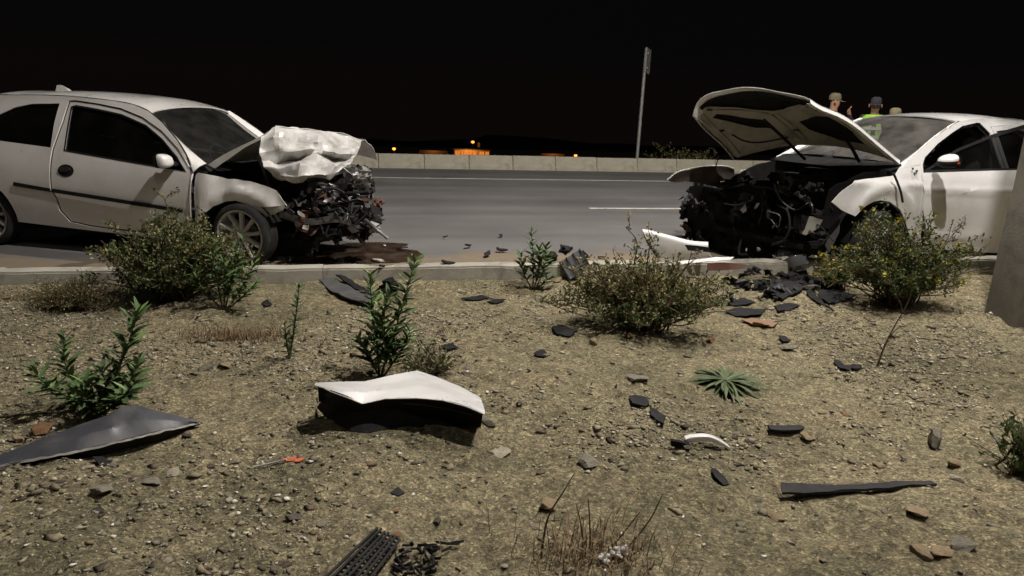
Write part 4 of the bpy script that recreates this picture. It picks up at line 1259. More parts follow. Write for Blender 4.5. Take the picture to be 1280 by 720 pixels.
    L = [(866, 240, 3.2, .14, M_BLACKPL), (860, 256, 3.25, .15, M_DARKPL), (856, 268, 3.3, .12, M_BLACKPL), (862, 285, 3.3, .17, M_RUST), (880, 262, 3.35, .17, M_BAY), (900, 245, 3.3, .16, M_BLACKPL), (905, 285, 3.35, .2, M_BAY), (925, 262, 3.4, .15, M_ENGINE),
         (940, 285, 3.4, .2, M_BAY), (950, 250, 3.3, .15, M_BLACKPL), (970, 270, 3.4, .16, M_BAY), (985, 290, 3.35, .18, M_BLACKPL), (1000, 255, 3.2, .18, M_BAY), (1010, 285, 3.25, .17, M_BAY), (1030, 270, 3.1, .17, M_BAY), (985, 232, 3.1, .2, M_BAY), (930, 225, 3.1, .2, M_BAY),
         (885, 305, 3.35, .2, M_BAY), (920, 310, 3.4, .18, M_BAY), (960, 312, 3.35, .2, M_BAY), (1030, 240, 2.9, .2, M_BAY), (1020, 300, 3.1, .16, M_BAY), (895, 222, 3.0, .16, M_BAY), (875, 228, 3.05, .14, M_BLACKPL), (1045, 285, 3.0, .16, M_BAY), (945, 325, 3.4, .12, M_BLACKPL), (1000, 318, 3.2, .15, M_BAY)]
    for i, (x, y, xc, s, m_) in enumerate(L):
        chunk('crushed_part', onx(x, y, xc - .08), (s * rr.uniform(.7, 1.0), s * rr.uniform(.8, 1.2), s * rr.uniform(.6, .9)), m_, W, i + 61.3, .6, 3, False)
    for i in range(46):
        wad('crushed_scrap', onx(rr.uniform(858, 1025), rr.uniform(226, 312), rr.uniform(3.2, 3.42)), rr.uniform(.06, .17), rr.choice([M_BLACKPL, M_BLACKPL, M_BAY, M_BAY, M_DARKPL, M_DARKPL, M_BAY, M_ENGINE, M_GREYPL]), W, 900 + i)
    SH = [(870, 226, 3.2, .10, M_STEEL), (862, 250, 3.35, .09, M_GREYPL), (873, 258, 3.38, .12, M_GREYPL), (930, 262, 3.5, .16, M_STEEL), (945, 258, 3.5, .12, M_GREYPL), (960, 270, 3.5, .15, M_GREYPL), (968, 282, 3.5, .12, M_DARKPL), (978, 222, 3.2, .16, M_DARKPL), (1005, 228, 3.1, .18, M_DARKPL),
          (972, 228, 3.2, .06, M_TORN), (992, 232, 3.15, .06, M_STEEL), (955, 240, 3.3, .08, M_STEEL), (933, 312, 3.45, .06, M_TORN), (948, 312, 3.45, .06, M_TORN), (1040, 262, 3.2, .10, M_DARKPL), (890, 270, 3.4, .14, M_BLACKPL), (915, 275, 3.45, .14, M_BLACKPL),
          (1030, 300, 3.2, .20, M_DARKPL), (992, 298, 3.4, .14, M_DARKPL), (940, 248, 3.4, .07, M_STEEL), (902, 238, 3.3, .1, M_DARKPL), (920, 290, 3.45, .12, M_BLACKPL), (1045, 240, 2.95, .14, M_DARKPL)]
    for i, (x, y, xc, s, m_) in enumerate(SH):
        shard('torn_piece', onx(x, y, xc), s, m_, W, 140 + i, .006, (rr.uniform(-.5, .5), rr.uniform(1.0, 2.0), rr.uniform(-.8, .8)), .5, rr.uniform(.4, .8))
    # the pale torn corner pieces under the wing
    def flatp(name, pts, xc, m_):
        Q = [onx(x, y, xc + (y - 280) * .002) for x, y in pts]
        n = len(Q); c = sum(Q) / n
        mk(name, Q + [q + np.array([-.008, 0, 0]) for q in Q], [tuple(range(n)), tuple(range(2 * n - 1, n - 1, -1))] + [(i, (i + 1) % n, n + (i + 1) % n, n + i) for i in range(n)], m_, W, False)
    flatp('torn_corner', [(999, 291), (1002, 280), (1010, 270), (1028, 275), (1022, 286), (1007, 294)], 3.38, M_PAINTIN)
    flatp('torn_corner', [(1028, 300), (1040, 282), (1050, 272), (1048, 292), (1036, 316)], 3.15, M_GREYPL)
    cabs = [[(968, 230, 3.4), (975, 248, 3.45), (985, 258, 3.45), (996, 262, 3.4), (1012, 252, 3.3)], [(972, 256, 3.45), (984, 264, 3.45), (987, 285, 3.45), (980, 300, 3.45), (965, 306, 3.45)], [(952, 240, 3.4), (953, 262, 3.45), (948, 280, 3.4)],
            [(960, 264, 3.5), (975, 270, 3.5), (972, 284, 3.45), (964, 274, 3.45)], [(940, 232, 3.3), (965, 236, 3.35), (990, 245, 3.3)], [(880, 232, 3.3), (905, 236, 3.3), (930, 230, 3.3)], [(1012, 252, 3.3), (1016, 262, 3.3), (1012, 275, 3.3)], [(895, 252, 3.4), (920, 256, 3.45), (940, 250, 3.4)]]
    for q in cabs: cable('wire', [onx(*p) for p in q], rr.choice([.006, .008, .011]), rr.choice([M_DARKPL, M_GREYPL, M_STEEL]), W)
    for i in range(12):
        a = onx(rr.uniform(870, 1020), rr.uniform(225, 300), rr.uniform(3.2, 3.45)); b = a + np.array([rr.uniform(-.1, .1), rr.uniform(-.25, .25), rr.uniform(-.15, .12)])
        cable('hose', [a, (a + b) / 2 + np.array([.06, 0, rr.uniform(-.08, .08)]), b], rr.choice([.006, .009, .014]), rr.choice([M_BLACKPL, M_DARKPL, M_BAY]), W)
    # far wing torn out sideways
    fw_ = [[O(834, 225, -.90), O(850, 214.5, -.88), O(875, 209, -.86), O(905, 207.5, -.84), O(918, 211, -.82)], [O(840, 227, -.92), O(857, 221, -.90), O(880, 218, -.88), O(905, 216, -.86), O(918, 217, -.84)], [O(843, 228.5, -.92), O(862, 227, -.90), O(884, 229, -.88), O(904, 226, -.86), O(917, 224, -.84)]]
    crumple('torn_far_wing', fw_, M_RUSTIN, W, 5, .008, 6, 8, .008)
    crumple('torn_far_wing_edge', [[p + np.array([0, 0, .004]) for p in fw_[0]], [p + np.array([0.0, -.008, .009]) for p in fw_[0]]], M_TORN, W, 5, .004, 6, 8, .006)
    cable('aerial_wire', [O(895, 208, -.8), O(897, 200, -.8), O(898.5, 195, -.8)], .006, M_BAY, W)
    # headlamp knocked out on the ground side
    hl = onx(985, 322, 3.3)
    bm = bmesh.new(); bmesh.ops.create_icosphere(bm, subdivisions=3, radius=1)
    for v in bm.verts:
        k = 1 + .18 * mnoise.noise(v.co * 2.1); v.co = Vector((hl[0] + v.co.x * .10 * k, hl[1] + .16 * v.co.y * k + .3 * .1 * v.co.z, hl[2] + .10 * v.co.z * k))
    hlo = bmobj('headlamp', bm, M_LENS, W, True, 60)
    crumple('headlamp_housing', [[onx(962, 336, 3.36), onx(985, 322, 3.44), onx(1008, 316, 3.36)], [onx(964, 342, 3.40), onx(988, 334, 3.44), onx(1010, 330, 3.4)]], M_GREYPL, hlo, 4, .01, 8, 4, .01)
    return C, onx
CARR, ONXR = right_car()
# ------------------------------------------------------------------ plants
M_LEAFG = island('green_leaves', [(0, (.030, .052, .014)), (.5, (.062, .096, .026)), (1, (.125, .155, .046))], .55, None, .18)
M_LEAFO = island('olive_leaves', [(0, (.050, .055, .016)), (.5, (.095, .085, .026)), (1, (.17, .125, .045))], .6, None, .2)
M_DRYSEED = island('dry_seed_heads', [(0, (.11, .098, .036)), (.6, (.22, .195, .075)), (1, (.40, .36, .18))], .7, None, .2)
M_FLOWER = island('yellow_flowers', [(0, (.28, .22, .02)), (1, (.46, .40, .04))], .5, None, .25)
M_STEM = worn('woody_stem', (.09, .06, .03), .8, 0, (.05, .035, .02), .6, 20)
M_STEMG = worn('green_stem', (.10, .11, .04), .7, 0, (.09, .06, .03), .6, 20)
M_DRY = island('dry_grass', [(0, (.09, .055, .028)), (.5, (.16, .10, .05)), (1, (.25, .17, .085))], .8, None, .15)
M_OLEA = worn('oleander_leaf', (.062, .108, .032), .62, 0, (.10, .11, .04), .6, 16)
M_OLEAL = worn('young_leaf', (.13, .21, .055), .45, 0, (.14, .15, .05), .5, 16)
M_ROSE = worn('rosette_leaf', (.062, .092, .028), .5, 0, (.09, .09, .045), .6, 14)

def leafcloud(P, D, L, Wd, up=.35, r=rng):
    """diamond leaves folded along the middle at points P, along directions D"""
    n = len(P)
    D = D / (np.linalg.norm(D, axis=1, keepdims=True) + 1e-9)
    R = r.normal(size=(n, 3)); S = np.cross(D, R); S /= (np.linalg.norm(S, axis=1, keepdims=True) + 1e-9)
    Nn = np.cross(S, D)
    L = np.broadcast_to(L, n)[:, None]; Wd = np.broadcast_to(Wd, n)[:, None]
    a = P; b = P + D * L * .5 + S * Wd * .5 + Nn * Wd * .12; c = P + D * L - Nn * L * .12; d = P + D * L * .5 - S * Wd * .5 + Nn * Wd * .12
    V = np.stack([a, b, c, d], 1).reshape(-1, 3)
    i = np.arange(n)[:, None] * 4
    return V, np.concatenate([i + np.array([[0, 1, 2]]), i + np.array([[0, 2, 3]])])

def bush(name, label, px, py, w, dpt, h, seed, nst, nleaf, lsize, mixdry, flowers=0, spikes=(), lean=(0, 0)):
    r = np.random.default_rng(seed)
    base = dp(px, py)
    t = thing(name, label, 'bush', base)
    items = []; Pg = []; Dg = []; Pd = []; Dd = []; Pf = []
    def stem(x0, y0, ex, ey, ez, n_l, curve):
        p0 = np.array([x0, y0, 0.0]); p3 = np.array([ex, ey, ez])
        p1 = p0 + np.array([(ex - x0) * .25, (ey - y0) * .25, ez * .45]); p2 = p0 + np.array([(ex - x0) * .65, (ey - y0) * .65, ez * .82]) + r.normal(size=3) * .03
        C = catmull([p0, p1, p2, p3], 4)
        items.append((C, np.linspace(.007, .0025, len(C))))
        nt = r.integers(5, 9)
        for q in range(nt):
            tt = r.uniform(.25, 1); k = tt * (len(C) - 1); i = min(int(k), len(C) - 2); p = C[i] + (C[i + 1] - C[i]) * (k - i)
            d = r.normal(size=3); d[2] = abs(d[2]) * .8 + .35; d /= np.linalg.norm(d)
            L = r.uniform(.08, .20) * (1.15 - .4 * tt); e = p + d * L
            items.append((np.array([p, p + d * L * .5 + r.normal(size=3) * .008, e]), np.array([.003, .002, .001])))
            m = max(4, int(n_l / nt))
            s = r.uniform(.05, 1.05, m)[:, None]
            pts = p + d * L * s + r.normal(size=(m, 3)) * .012
            dr = d * .6 + r.normal(size=(m, 3)) * .75
            dr[:, 2] += .15
            hh = pts[:, 2] / h
            dry = r.uniform(size=m) < mixdry * np.clip((hh - .25) * 2.0 + r.normal(size=m) * .15, 0.02, 1)
            Pg.append(pts[~dry]); Dg.append(dr[~dry]); Pd.append(pts[dry]); Dd.append(dr[dry])
            if flowers and hh.mean() > .3 and r.uniform() < flowers: Pf.append(e + r.normal(size=(5, 3)) * .010)
    for i in range(nst):
        a = r.uniform(0, 2 * pi); q = sqrt(r.uniform(0, 1)); el = sqrt(max(0.05, 1 - q * q * .8)) * r.choice([r.uniform(.45, .85), r.uniform(.75, 1.22)])
        lump = 1 + .55 * float(vnoise(cos(a) * 1.7 + seed, sin(a) * 1.7, seed))
        stem(r.normal() * .05, r.normal() * .05, cos(a) * q * w / 2 * lump + lean[0] * el, sin(a) * q * dpt / 2 * lump + lean[1] * el, h * el * lump, nleaf / nst, 0)
    for sx, sy, szz in spikes: stem(sx * .4, sy, sx, sy, szz, nleaf / nst * .8, 0)
    tubes('stems', items, M_STEM, t, 4)
    P = np.vstack(Pg); V, Fq = leafcloud(P, np.vstack(Dg), r.uniform(.7, 1.3, len(P)) * lsize, r.uniform(.3, .5, len(P)) * lsize, r=r)
    tag(fastmesh('foliage', V, Fq, M_LEAFG, t), None, None, None, 'stuff')
    P = np.vstack(Pd)
    if len(P):
        V, Fq = leafcloud(P, np.vstack(Dd), r.uniform(.4, .9, len(P)) * lsize, r.uniform(.3, .55, len(P)) * lsize, r=r)
        o = fastmesh('dry_seed_heads' if not flowers else 'olive_foliage', V, Fq, M_DRYSEED if not flowers else M_LEAFO, t); tag(o, None, None, None, 'stuff')
    if Pf:
        P = np.vstack(Pf); V, Fq = leafcloud(P, r.normal(size=P.shape) + np.array([0, 0, .8]), .026, .022, r=r)
        tag(fastmesh('flowers', V, Fq, M_FLOWER, t), None, None, None, 'stuff')
    return t

bush('dry_bush', 'large bush with golden dry tips in front of the left car', 218, 376, 1.22, .8, .52, 3, 120, 12500, .037, .55, 0, ((-.02, 0, .76), (.03, .05, .64), (-.30, 0, .55), (.22, 0, .56), (-.52, .05, .42), (-.46, -.1, .30)))
bush('dry_bush', 'rounded golden seedy bush in the middle in front of the kerb', 800, 412, 1.30, .8, .42, 5, 120, 12500, .033, .85, 0, ((-.13, .1, .68), (.30, 0, .55), (-.42, 0, .40), (.05, .1, .60)))
bush('flowering_bush', 'dark green bush with small yellow flowers in front of the right car', 1120, 380, 1.18, .8, .60, 8, 130, 12500, .035, .40, .2, ((.18, 0, .70), (.33, 0, .62), (.42, 0, .66), (-.4, 0, .45)), (.03, 0))
bush('low_yellow_weed', 'low yellow green weed patch left of the large left bush', 92, 384, .75, .45, .13, 13, 50, 2200, .022, .8, 0)
bush('small_flowering_weed', 'small bright yellow flowering weed below the loose headlamp', 1042, 362, .26, .22, .24, 14, 26, 1200, .028, .4, .5)
bush('edge_shrub', 'dark leafy shrub cut by the right picture edge', 1294, 596, .24, .24, .20, 17, 20, 700, .045, .1, 0)
bush('little_weed', 'tiny green weed just behind the white panel', 541, 468, .20, .12, .06, 19, 12, 240, .03, .1, 0)
for i, (x, y, D, w, h, lab) in enumerate(((848, 196, 21, 2.0, .22, 'dim brown shrub behind the barrier near the sign pole'), (880, 199, 21, 1.6, .18, 'dim brown shrub behind the barrier under the raised bonnet'))):
    p = at_depth(x, y, D); b_ = bush('roadside_shrub', lab, 640, 420, w, 1.2, h + .6, 31 + i, 50, 2600, .07, .9, 0)
    b_.location = (p[0], p[1], p[2] - .6)

def leafmesh(name, L, Wd, mt, bend=.18, fold=.25):
    rows = []
    for k in range(7):
        t = k / 6; w = Wd / 2 * (sin(pi * min(1, t * .92 + .06)) ** .75) * (1 - .25 * t); z = -bend * L * t * t
        if k == 6: w = .0006
        rows.append([(-w, L * t, z + fold * w), (0, L * t, z), (w, L * t, z + fold * w)])
    V = np.vstack([np.array(r) for r in rows]); me = bpy.data.meshes.new(name)
    me.from_pydata([tuple(v) for v in V], [], gridfaces(7, 3)); me.polygons.foreach_set('use_smooth', [True] * len(me.polygons)); me.materials.append(mt)
    return me
LEAF_O = [leafmesh('leaf', .105, .030, M_OLEA, b) for b in (.05, .18, .32)] + [leafmesh('leaf', .095, .028, M_OLEAL, .1)]
LEAF_R = [leafmesh('leaf', .17, .021, M_ROSE, b, .35) for b in (.15, .3)]

def aim(d, roll=0.0):
    """euler that points a leaf's y axis along d with its face up"""
    d = Vector(tuple(map(float, d))).normalized()
    x = d.cross(Vector((0, 0, 1)))
    if x.length < 1e-3: x = Vector((1, 0, 0))
    x.normalize(); z = x.cross(d)
    M3 = Matrix((x, d, z)).transposed() @ Matrix.Rotation(roll, 3, 'Y')
    return M3.to_euler()

def seedling(label, px, py, stems, seed, lscale=1.0, dens=70, young=.2, cat='plant'):
    """stems: list of (points in picture px at the plant's depth)"""
    r = random.Random(seed); base = dp(px, py)
    t = thing('oleander_seedling', label, 'plant', base)
    D = base[1]
    for si, st in enumerate(stems):
        P = [at_depth(x, y, D + dy) - base for x, y, dy in st]
        C = catmull(P, 6)
        tube('stem', C, np.linspace(.006, .002, len(C)), M_STEMG, t, 5)
        Ln = np.r_[0, np.cumsum(np.linalg.norm(np.diff(C, axis=0), axis=1))]
        n = max(5, int(Ln[-1] * dens)); az = r.uniform(0, 6)
        for k in range(n):
            f = .12 + .88 * (k + .5) / n; q = f * Ln[-1]; i = min(int(np.searchsorted(Ln, q)), len(C) - 1); p = C[i]
            tg = C[min(i + 1, len(C) - 1)] - C[max(i - 1, 0)]; tg = tg / (np.linalg.norm(tg) + 1e-9)
            az += 2.4 + r.uniform(-.3, .3)
            side = np.array([cos(az), sin(az), 0]); e = r.uniform(.45, .85) if f < .85 else r.uniform(.9, 1.5)
            d = side + tg * e + np.array([0, 0, .1])
            s = lscale * r.uniform(.7, 1.1) * (1 - .35 * max(0, f - .6) / .4)
            me = LEAF_O[3] if r.random() < young else LEAF_O[r.randrange(3)]
            inst(me, 'leaf', t, p, aim(d, r.uniform(-.5, .5)), s)
    return t
seedling('bushy young oleander with two tall tops left, above the grey wedge', 128, 520, [[(128, 518, 0), (145, 470, .05), (160, 430, .05), (173, 390, .08)], [(125, 518, 0), (132, 490, -.03), (128, 462, -.05)], [(130, 518, 0), (155, 490, .03), (172, 455, .05)], [(120, 516, 0), (85, 495, 0), (60, 482, 0), (40, 462, 0)],
          [(124, 516, 0), (100, 490, .1), (82, 455, .12), (80, 425, .12)], [(128, 518, 0), (150, 500, -.08), (168, 478, -.1)], [(122, 517, 0), (110, 500, -.1), (108, 478, -.12)]], 2, 1.1, 125, .12)
seedling('slender single-stemmed oleander seedling beside the red dry grass', 362, 449, [[(362, 449, 0), (366, 420, 0), (371, 385, 0), (374, 356, 0)], [(362, 449, 0), (358, 425, 0), (356, 405, 0)]], 3, .62, 120, .1)
seedling('tall branching oleander seedling behind the white panel', 476, 470, [[(476, 470, 0), (488, 430, 0), (502, 385, .05), (518, 328, .08)], [(474, 470, 0), (470, 420, .03), (464, 375, .05), (463, 345, .05)], [(478, 470, 0), (482, 440, -.05), (478, 400, -.06), (486, 370, -.06)], [(474, 470, 0), (460, 445, -.03), (448, 425, -.03)], [(480, 470, 0), (500, 440, 0), (512, 415, 0)]], 4, 1.1, 120, .4)
seedling('oleander seedling with narrow upright leaves standing against the kerb', 668, 360, [[(666, 360, 0), (667, 325, 0), (664, 290, 0)], [(670, 360, 0), (680, 335, 0), (683, 308, 0)], [(664, 360, 0), (654, 340, 0), (651, 318, 0)], [(672, 360, 0), (690, 345, 0)], [(668, 360, 0), (674, 335, -.04), (675, 310, -.05)]], 6, 1.05, 100, .15)

seedling('leafy bright green oleander clump at the right foot of the large left bush', 282, 384, [[(282, 384, 0), (290, 350, 0), (298, 318, 0), (303, 300, 0)], [(278, 384, 0), (270, 345, 0), (266, 312, 0)], [(286, 384, 0), (305, 355, 0), (318, 330, 0)], [(280, 384, 0), (282, 350, -.06), (280, 325, -.08)], [(288, 384, 0), (306, 368, -.05), (322, 352, -.06)], [(275, 384, 0), (252, 360, -.05), (243, 335, -.05)]], 12, 1.0, 95, .25)

def rosette(label, px, py, seed):
    r = random.Random(seed); t = thing('rosette_plant', label, 'plant', dp(px, py, .01))
    for k in range(74):
        az = k * 2.4 + r.uniform(-.2, .2); q = k / 74
        d = (cos(az), sin(az), .38 - .37 * q + r.uniform(-.04, .05))
        inst(LEAF_R[k % 2], 'leaf', t, (cos(az) * .01, sin(az) * .01, .012), aim(d, r.uniform(-.2, .2)), (1.25 * r.uniform(.8, 1.1) * (.75 + .5 * q),) * 3)
rosette('flat green rosette of strap leaves on the dirt right of centre', 906, 480, 3)

def drygrass(name, label, px, py, w, dpt, h, n, seed, stalks=()):
    r = np.random.default_rng(seed); t = thing(name, label, 'dry grass', dp(px, py))
    V = []; Fq = []
    for i in range(n):
        x, y = r.normal() * w / 4.5, r.normal() * dpt / 4.5; a = r.uniform(0, 2 * pi); sp = r.uniform(.2, 1.1); hh = h * r.uniform(.35, 1)
        p0 = np.array([x, y, -.01]); d = np.array([cos(a) * sp, sin(a) * sp, 0]) * hh; s = np.array([-sin(a), cos(a), 0]) * r.uniform(.0010, .0022)
        p1 = p0 + d * .35 + np.array([0, 0, hh * .6]); p2 = p0 + d * .8 + np.array([0, 0, hh * .85]); p3 = p0 + d * 1.2 + np.array([0, 0, hh * .8])
        o = len(V); V += [p0 - s, p0 + s, p1 - s, p1 + s, p2 - s * .7, p2 + s * .7, p3, p3 + s * .2]
        Fq += [(o, o + 1, o + 3, o + 2), (o + 2, o + 3, o + 5, o + 4), (o + 4, o + 5, o + 7, o + 6)]
    tag(fastmesh('blades', V, Fq, M_DRY, t), None, None, None, 'stuff')
    for st in stalks:
        b = np.array(t.location); tube('stalk', catmull([at_depth(x, y, b[1] + dy) - b for x, y, dy in st], 5), np.linspace(.004, .0015, (len(st) - 1) * 5 + 1), M_STEM, t, 5)
    return t
drygrass('dry_grass_tuft', 'reddish dry grass patch below the large left bush', 298, 424, .75, .32, .12, 620, 3)
drygrass('dry_grass_tuft', 'wiry brown dry grass tuft at the bottom edge', 742, 694, .55, .36, .14, 300, 4, ([(676, 700, 0), (684, 650, 0), (704, 615, 0), (718, 592, .02)], [(738, 680, 0), (737, 650, 0), (735, 622, 0)], [(780, 690, .02), (812, 650, .04), (828, 618, .05)], [(730, 690, 0), (726, 655, 0), (720, 630, 0)], [(760, 690, 0), (784, 660, .03), (800, 640, .03)]))
drygrass('dry_grass_tuft', 'faint yellow grass by the kerb at far left', 30, 372, .9, .3, .06, 240, 9)
# bare twig
tw = thing('bare_twig', 'thin bare brown twig sticking up from the dirt at right', 'twig', dp(1096, 459))
b = np.array(tw.location); q = lambda x, y, dy=0: at_depth(x, y, b[1] + dy) - b
tube('stem', catmull([q(1096, 459), q(1106, 432), q(1118, 408), q(1134, 380), q(1140, 362)], 6), np.linspace(.007, .002, 25), M_STEM, tw, 6)
for st in ([(1112, 422, 0), (1120, 412, 0), (1134, 406, 0), (1142, 404, 0)], [(1104, 438, 0), (1098, 428, 0), (1094, 423, 0)], [(1106, 430, 0), (1114, 424, -.02), (1123, 420, -.03)], [(1105, 443, 0), (1110, 450, -.03), (1121, 455, -.06)], [(1122, 400, 0), (1128, 396, 0), (1134, 394, 0)], [(1128, 390, 0), (1126, 380, 0), (1121, 372, 0)], [(1101, 446, 0), (1092, 440, 0), (1080, 438, 0)]):
    tube('side_twig', catmull([q(*s) for s in st], 4), np.linspace(.0035, .0012, (len(st) - 1) * 4 + 1), M_STEM, tw, 5)
M_ORANGE = worn('orange_plastic', (.42, .10, .035), .4, 0, (.2, .1, .05), .4, 9)
M_TORN2 = worn('white_foam', (.62, .6, .57), .7, 0, (.2, .18, .15), .4, 40)
# ------------------------------------------------------------------ debris of the crash
def piece(name, label, cat, outline, m_, lift=.0, curve=None, thick=.006, grid=.03, group=None, seed=0, amp=.010, far=.07):
    """a thin broken piece lying on the dirt; outline in picture positions"""
    P = [dp(x, y) for x, y in outline]; c = sum(P) / len(P); c[2] = hz(c)
    t2 = [(p[0] - c[0], p[1] - c[1]) for p in P]
    cv = curve or (lambda a, b: 0.0)
    gz = lambda a, b: sum(hz((a + c[0] + q[0], b + c[1] + q[1])) for q in ((0, 0), (far, 0), (-far, 0), (far * 2, 0), (-far * 2, 0), (0, far), (0, -far))) / 7 - c[2]
    o = panel(name, t2, lambda a, b: (a, b, .011 + gz(a, b) + lift + cv(a, b) + amp * mnoise.noise(Vector((a * 16, b * 16, seed)))), m_, None, (), grid, thick, 25)
    o.location = tuple(map(float, c))
    return tag(o, label, cat, group)

# big white bent panel: a thin shell standing over the dirt, black liner under it that also stands for its shadow
def white_panel():
    base = dp(505, 549); t = thing('white_body_panel', 'bent white car body panel lying on the dirt in the foreground', 'car part', base)
    D = base[1]
    q = lambda x, y, dy: at_depth(x, y, D + dy) - base
    rows = [[q(394, 478, .20), q(420, 477, .27), q(455, 476.5, .30), q(490, 469, .40), q(521, 463, .52), q(545, 471, .46), q(575, 483, .38), q(600, 497, .28)],
            [q(393, 481, .12), q(422, 482, .18), q(456, 482, .22), q(490, 478, .30), q(522, 472, .40), q(548, 480, .34), q(578, 492, .26), q(604, 506, .16)],
            [q(404, 484, .05), q(428, 489, .08), q(457, 490, .12), q(490, 487, .18), q(524, 482, .25), q(552, 489, .20), q(581, 501, .12), q(606, 513, .06)],
            [q(412, 488, .0), q(434, 496, .02), q(453, 504, .04), q(481, 498, .06), q(520, 497.5, .08), q(553, 500, .06), q(582, 508, .03), q(606, 518, .0)]]
    w = crumple('outer_skin', rows, M_PAINT2, t, 6, .0022, 6, 3, .003, 16, True)
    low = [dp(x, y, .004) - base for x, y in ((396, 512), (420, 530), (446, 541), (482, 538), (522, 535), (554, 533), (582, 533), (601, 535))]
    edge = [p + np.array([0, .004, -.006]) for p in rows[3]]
    crumple('liner_shade', [edge, [(a + b_) / 2 + np.array([0, .06, .01]) for a, b_ in zip(edge, low)], low], M_BAY, t, 4, .006, 6, 5, .005)  # black sheet drawn down to the dirt: liner and painted-in shadow together
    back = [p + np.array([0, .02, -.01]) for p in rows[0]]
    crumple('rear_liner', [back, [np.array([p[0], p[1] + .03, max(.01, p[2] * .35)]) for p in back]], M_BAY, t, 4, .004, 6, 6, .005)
    cable('inner_rib', [q(500, 503, .1), q(545, 508, .1), q(590, 518, .06)], .005, M_DARKPL, t)
    shard('clip', q(410, 492, .06), .05, M_GREYPL, t, 3)
white_panel()

def grey_wedge():
    base = dp(130, 556); t = thing('grey_bumper_wedge', 'long dark grey pointed bumper piece lying at far left', 'car part', base); z0 = base[2]
    q = lambda x, y, dz: gp(x, y, z0 + dz) - base
    top = [q(-45, 585, .02), q(0, 568, .05), q(60, 545, .08), q(100, 530, .10), q(140, 517, .12), q(152, 508, .13), q(166, 505, .13), q(203, 515, .09), q(251, 527, .03)]
    mid = [q(-45, 589, .02), q(0, 574, .045), q(60, 558, .075), q(100, 546, .09), q(140, 535, .10), q(158, 529, .095), q(178, 524, .095), q(210, 526, .07), q(249, 527.6, .03)]
    bot = [q(-45, 593, .02), q(0, 581, .035), q(60, 570, .05), q(100, 562, .06), q(146, 552, .06), q(170, 546, .06), q(190, 541, .06), q(216, 535, .045), q(247, 528.5, .025)]
    crumple('skin', [top, mid, bot], M_WEDGE, t, 6, .0025, 5, 2, .004, 22, True)
    crumple('torn_edge', [bot, [p + np.array([0, -.003, -.008]) for p in bot]], M_TORN, t, 6, .004, 30, 2, .002)
    crumple('underside', [[p + np.array([0, .01, -.008]) for p in bot], [np.array([p[0], p[1] + .05, max(.004, p[2] - .07)]) for p in bot]], M_BAY, t, 4, .004, 9, 2, .004)
    for x, y in ((30, 572), (95, 556), (150, 541)): box('clip', tuple(q(x, y, .05) + np.array([0, .01, -.012])), (.02, .03, .014), M_BLACKPL, t, None, .003)
M_WEDGE = worn('slate_grey_plastic', (.042, .043, .050), .36, 0, (.11, .1, .085), .5, 6)
grey_wedge()

# black strips by the kerb behind the tall seedling
piece('black_trim_strip', 'long black plastic strip lying below the kerb at left', 'car part', [(391, 346), (400, 345), (425, 357), (458, 372), (470, 380), (462, 386), (440, 381), (412, 366)], M_GREYPL, .02, lambda a, b: .03 * sin(a * 3), .012)
piece('black_trim_strip', 'shorter black plastic strip lying next to the long strip below the kerb', 'car part', [(420, 350), (432, 352), (462, 370), (480, 374), (470, 378), (445, 369)], M_BLACKPL, .035, None, .012)
p = dp(484, 372)
o = chunk('torn_duct', p + np.array([0, .1, .05]), (.16, .12, .12), M_BLACKPL, None, 4.2, .5, 3); tag(o, 'lumpy black torn duct behind the tall seedling', 'car part')

def ribbed():
    base = dp(716, 352); t = thing('ribbed_undertray', 'grey ribbed plastic tray leaning on the kerb beside the middle bush', 'car part', base); D = base[1]
    q = lambda x, y, dy=0: at_depth(x, y, D + dy) - base
    rows = [[q(699, 328, .10), q(712, 320, .15), q(724, 312, .2)], [q(706, 339, .05), q(719, 331, .1), q(731, 322, .15)], [q(712, 350, 0), q(726, 342, .04), q(737, 333, .08)]]
    crumple('tray', rows, M_GREYPL, t, 4, .004, 6, 3, .008)
    for k in range(4):
        f = k / 3
        a = rows[0][0] * (1 - f) + rows[0][2] * f; b_ = rows[2][0] * (1 - f) + rows[2][2] * f
        cable('rib', [a + np.array([0, -.01, .006]), (a + b_) / 2 + np.array([0, -.012, .01]), b_ + np.array([0, -.01, .006])], .007, M_DARKPL, t)
    chunk('torn_bracket', q(690, 322, .2), (.12, .1, .09), M_BLACKPL, t, 2.2, .6)
    chunk('torn_bracket', q(707, 312, .25), (.12, .1, .07), M_BLACKPL, t, 5.2, .6)
    shard('fin', q(731, 318, .2), .14, M_BLACKPL, t, 6, .006, (1.2, .6, .4))
ribbed()

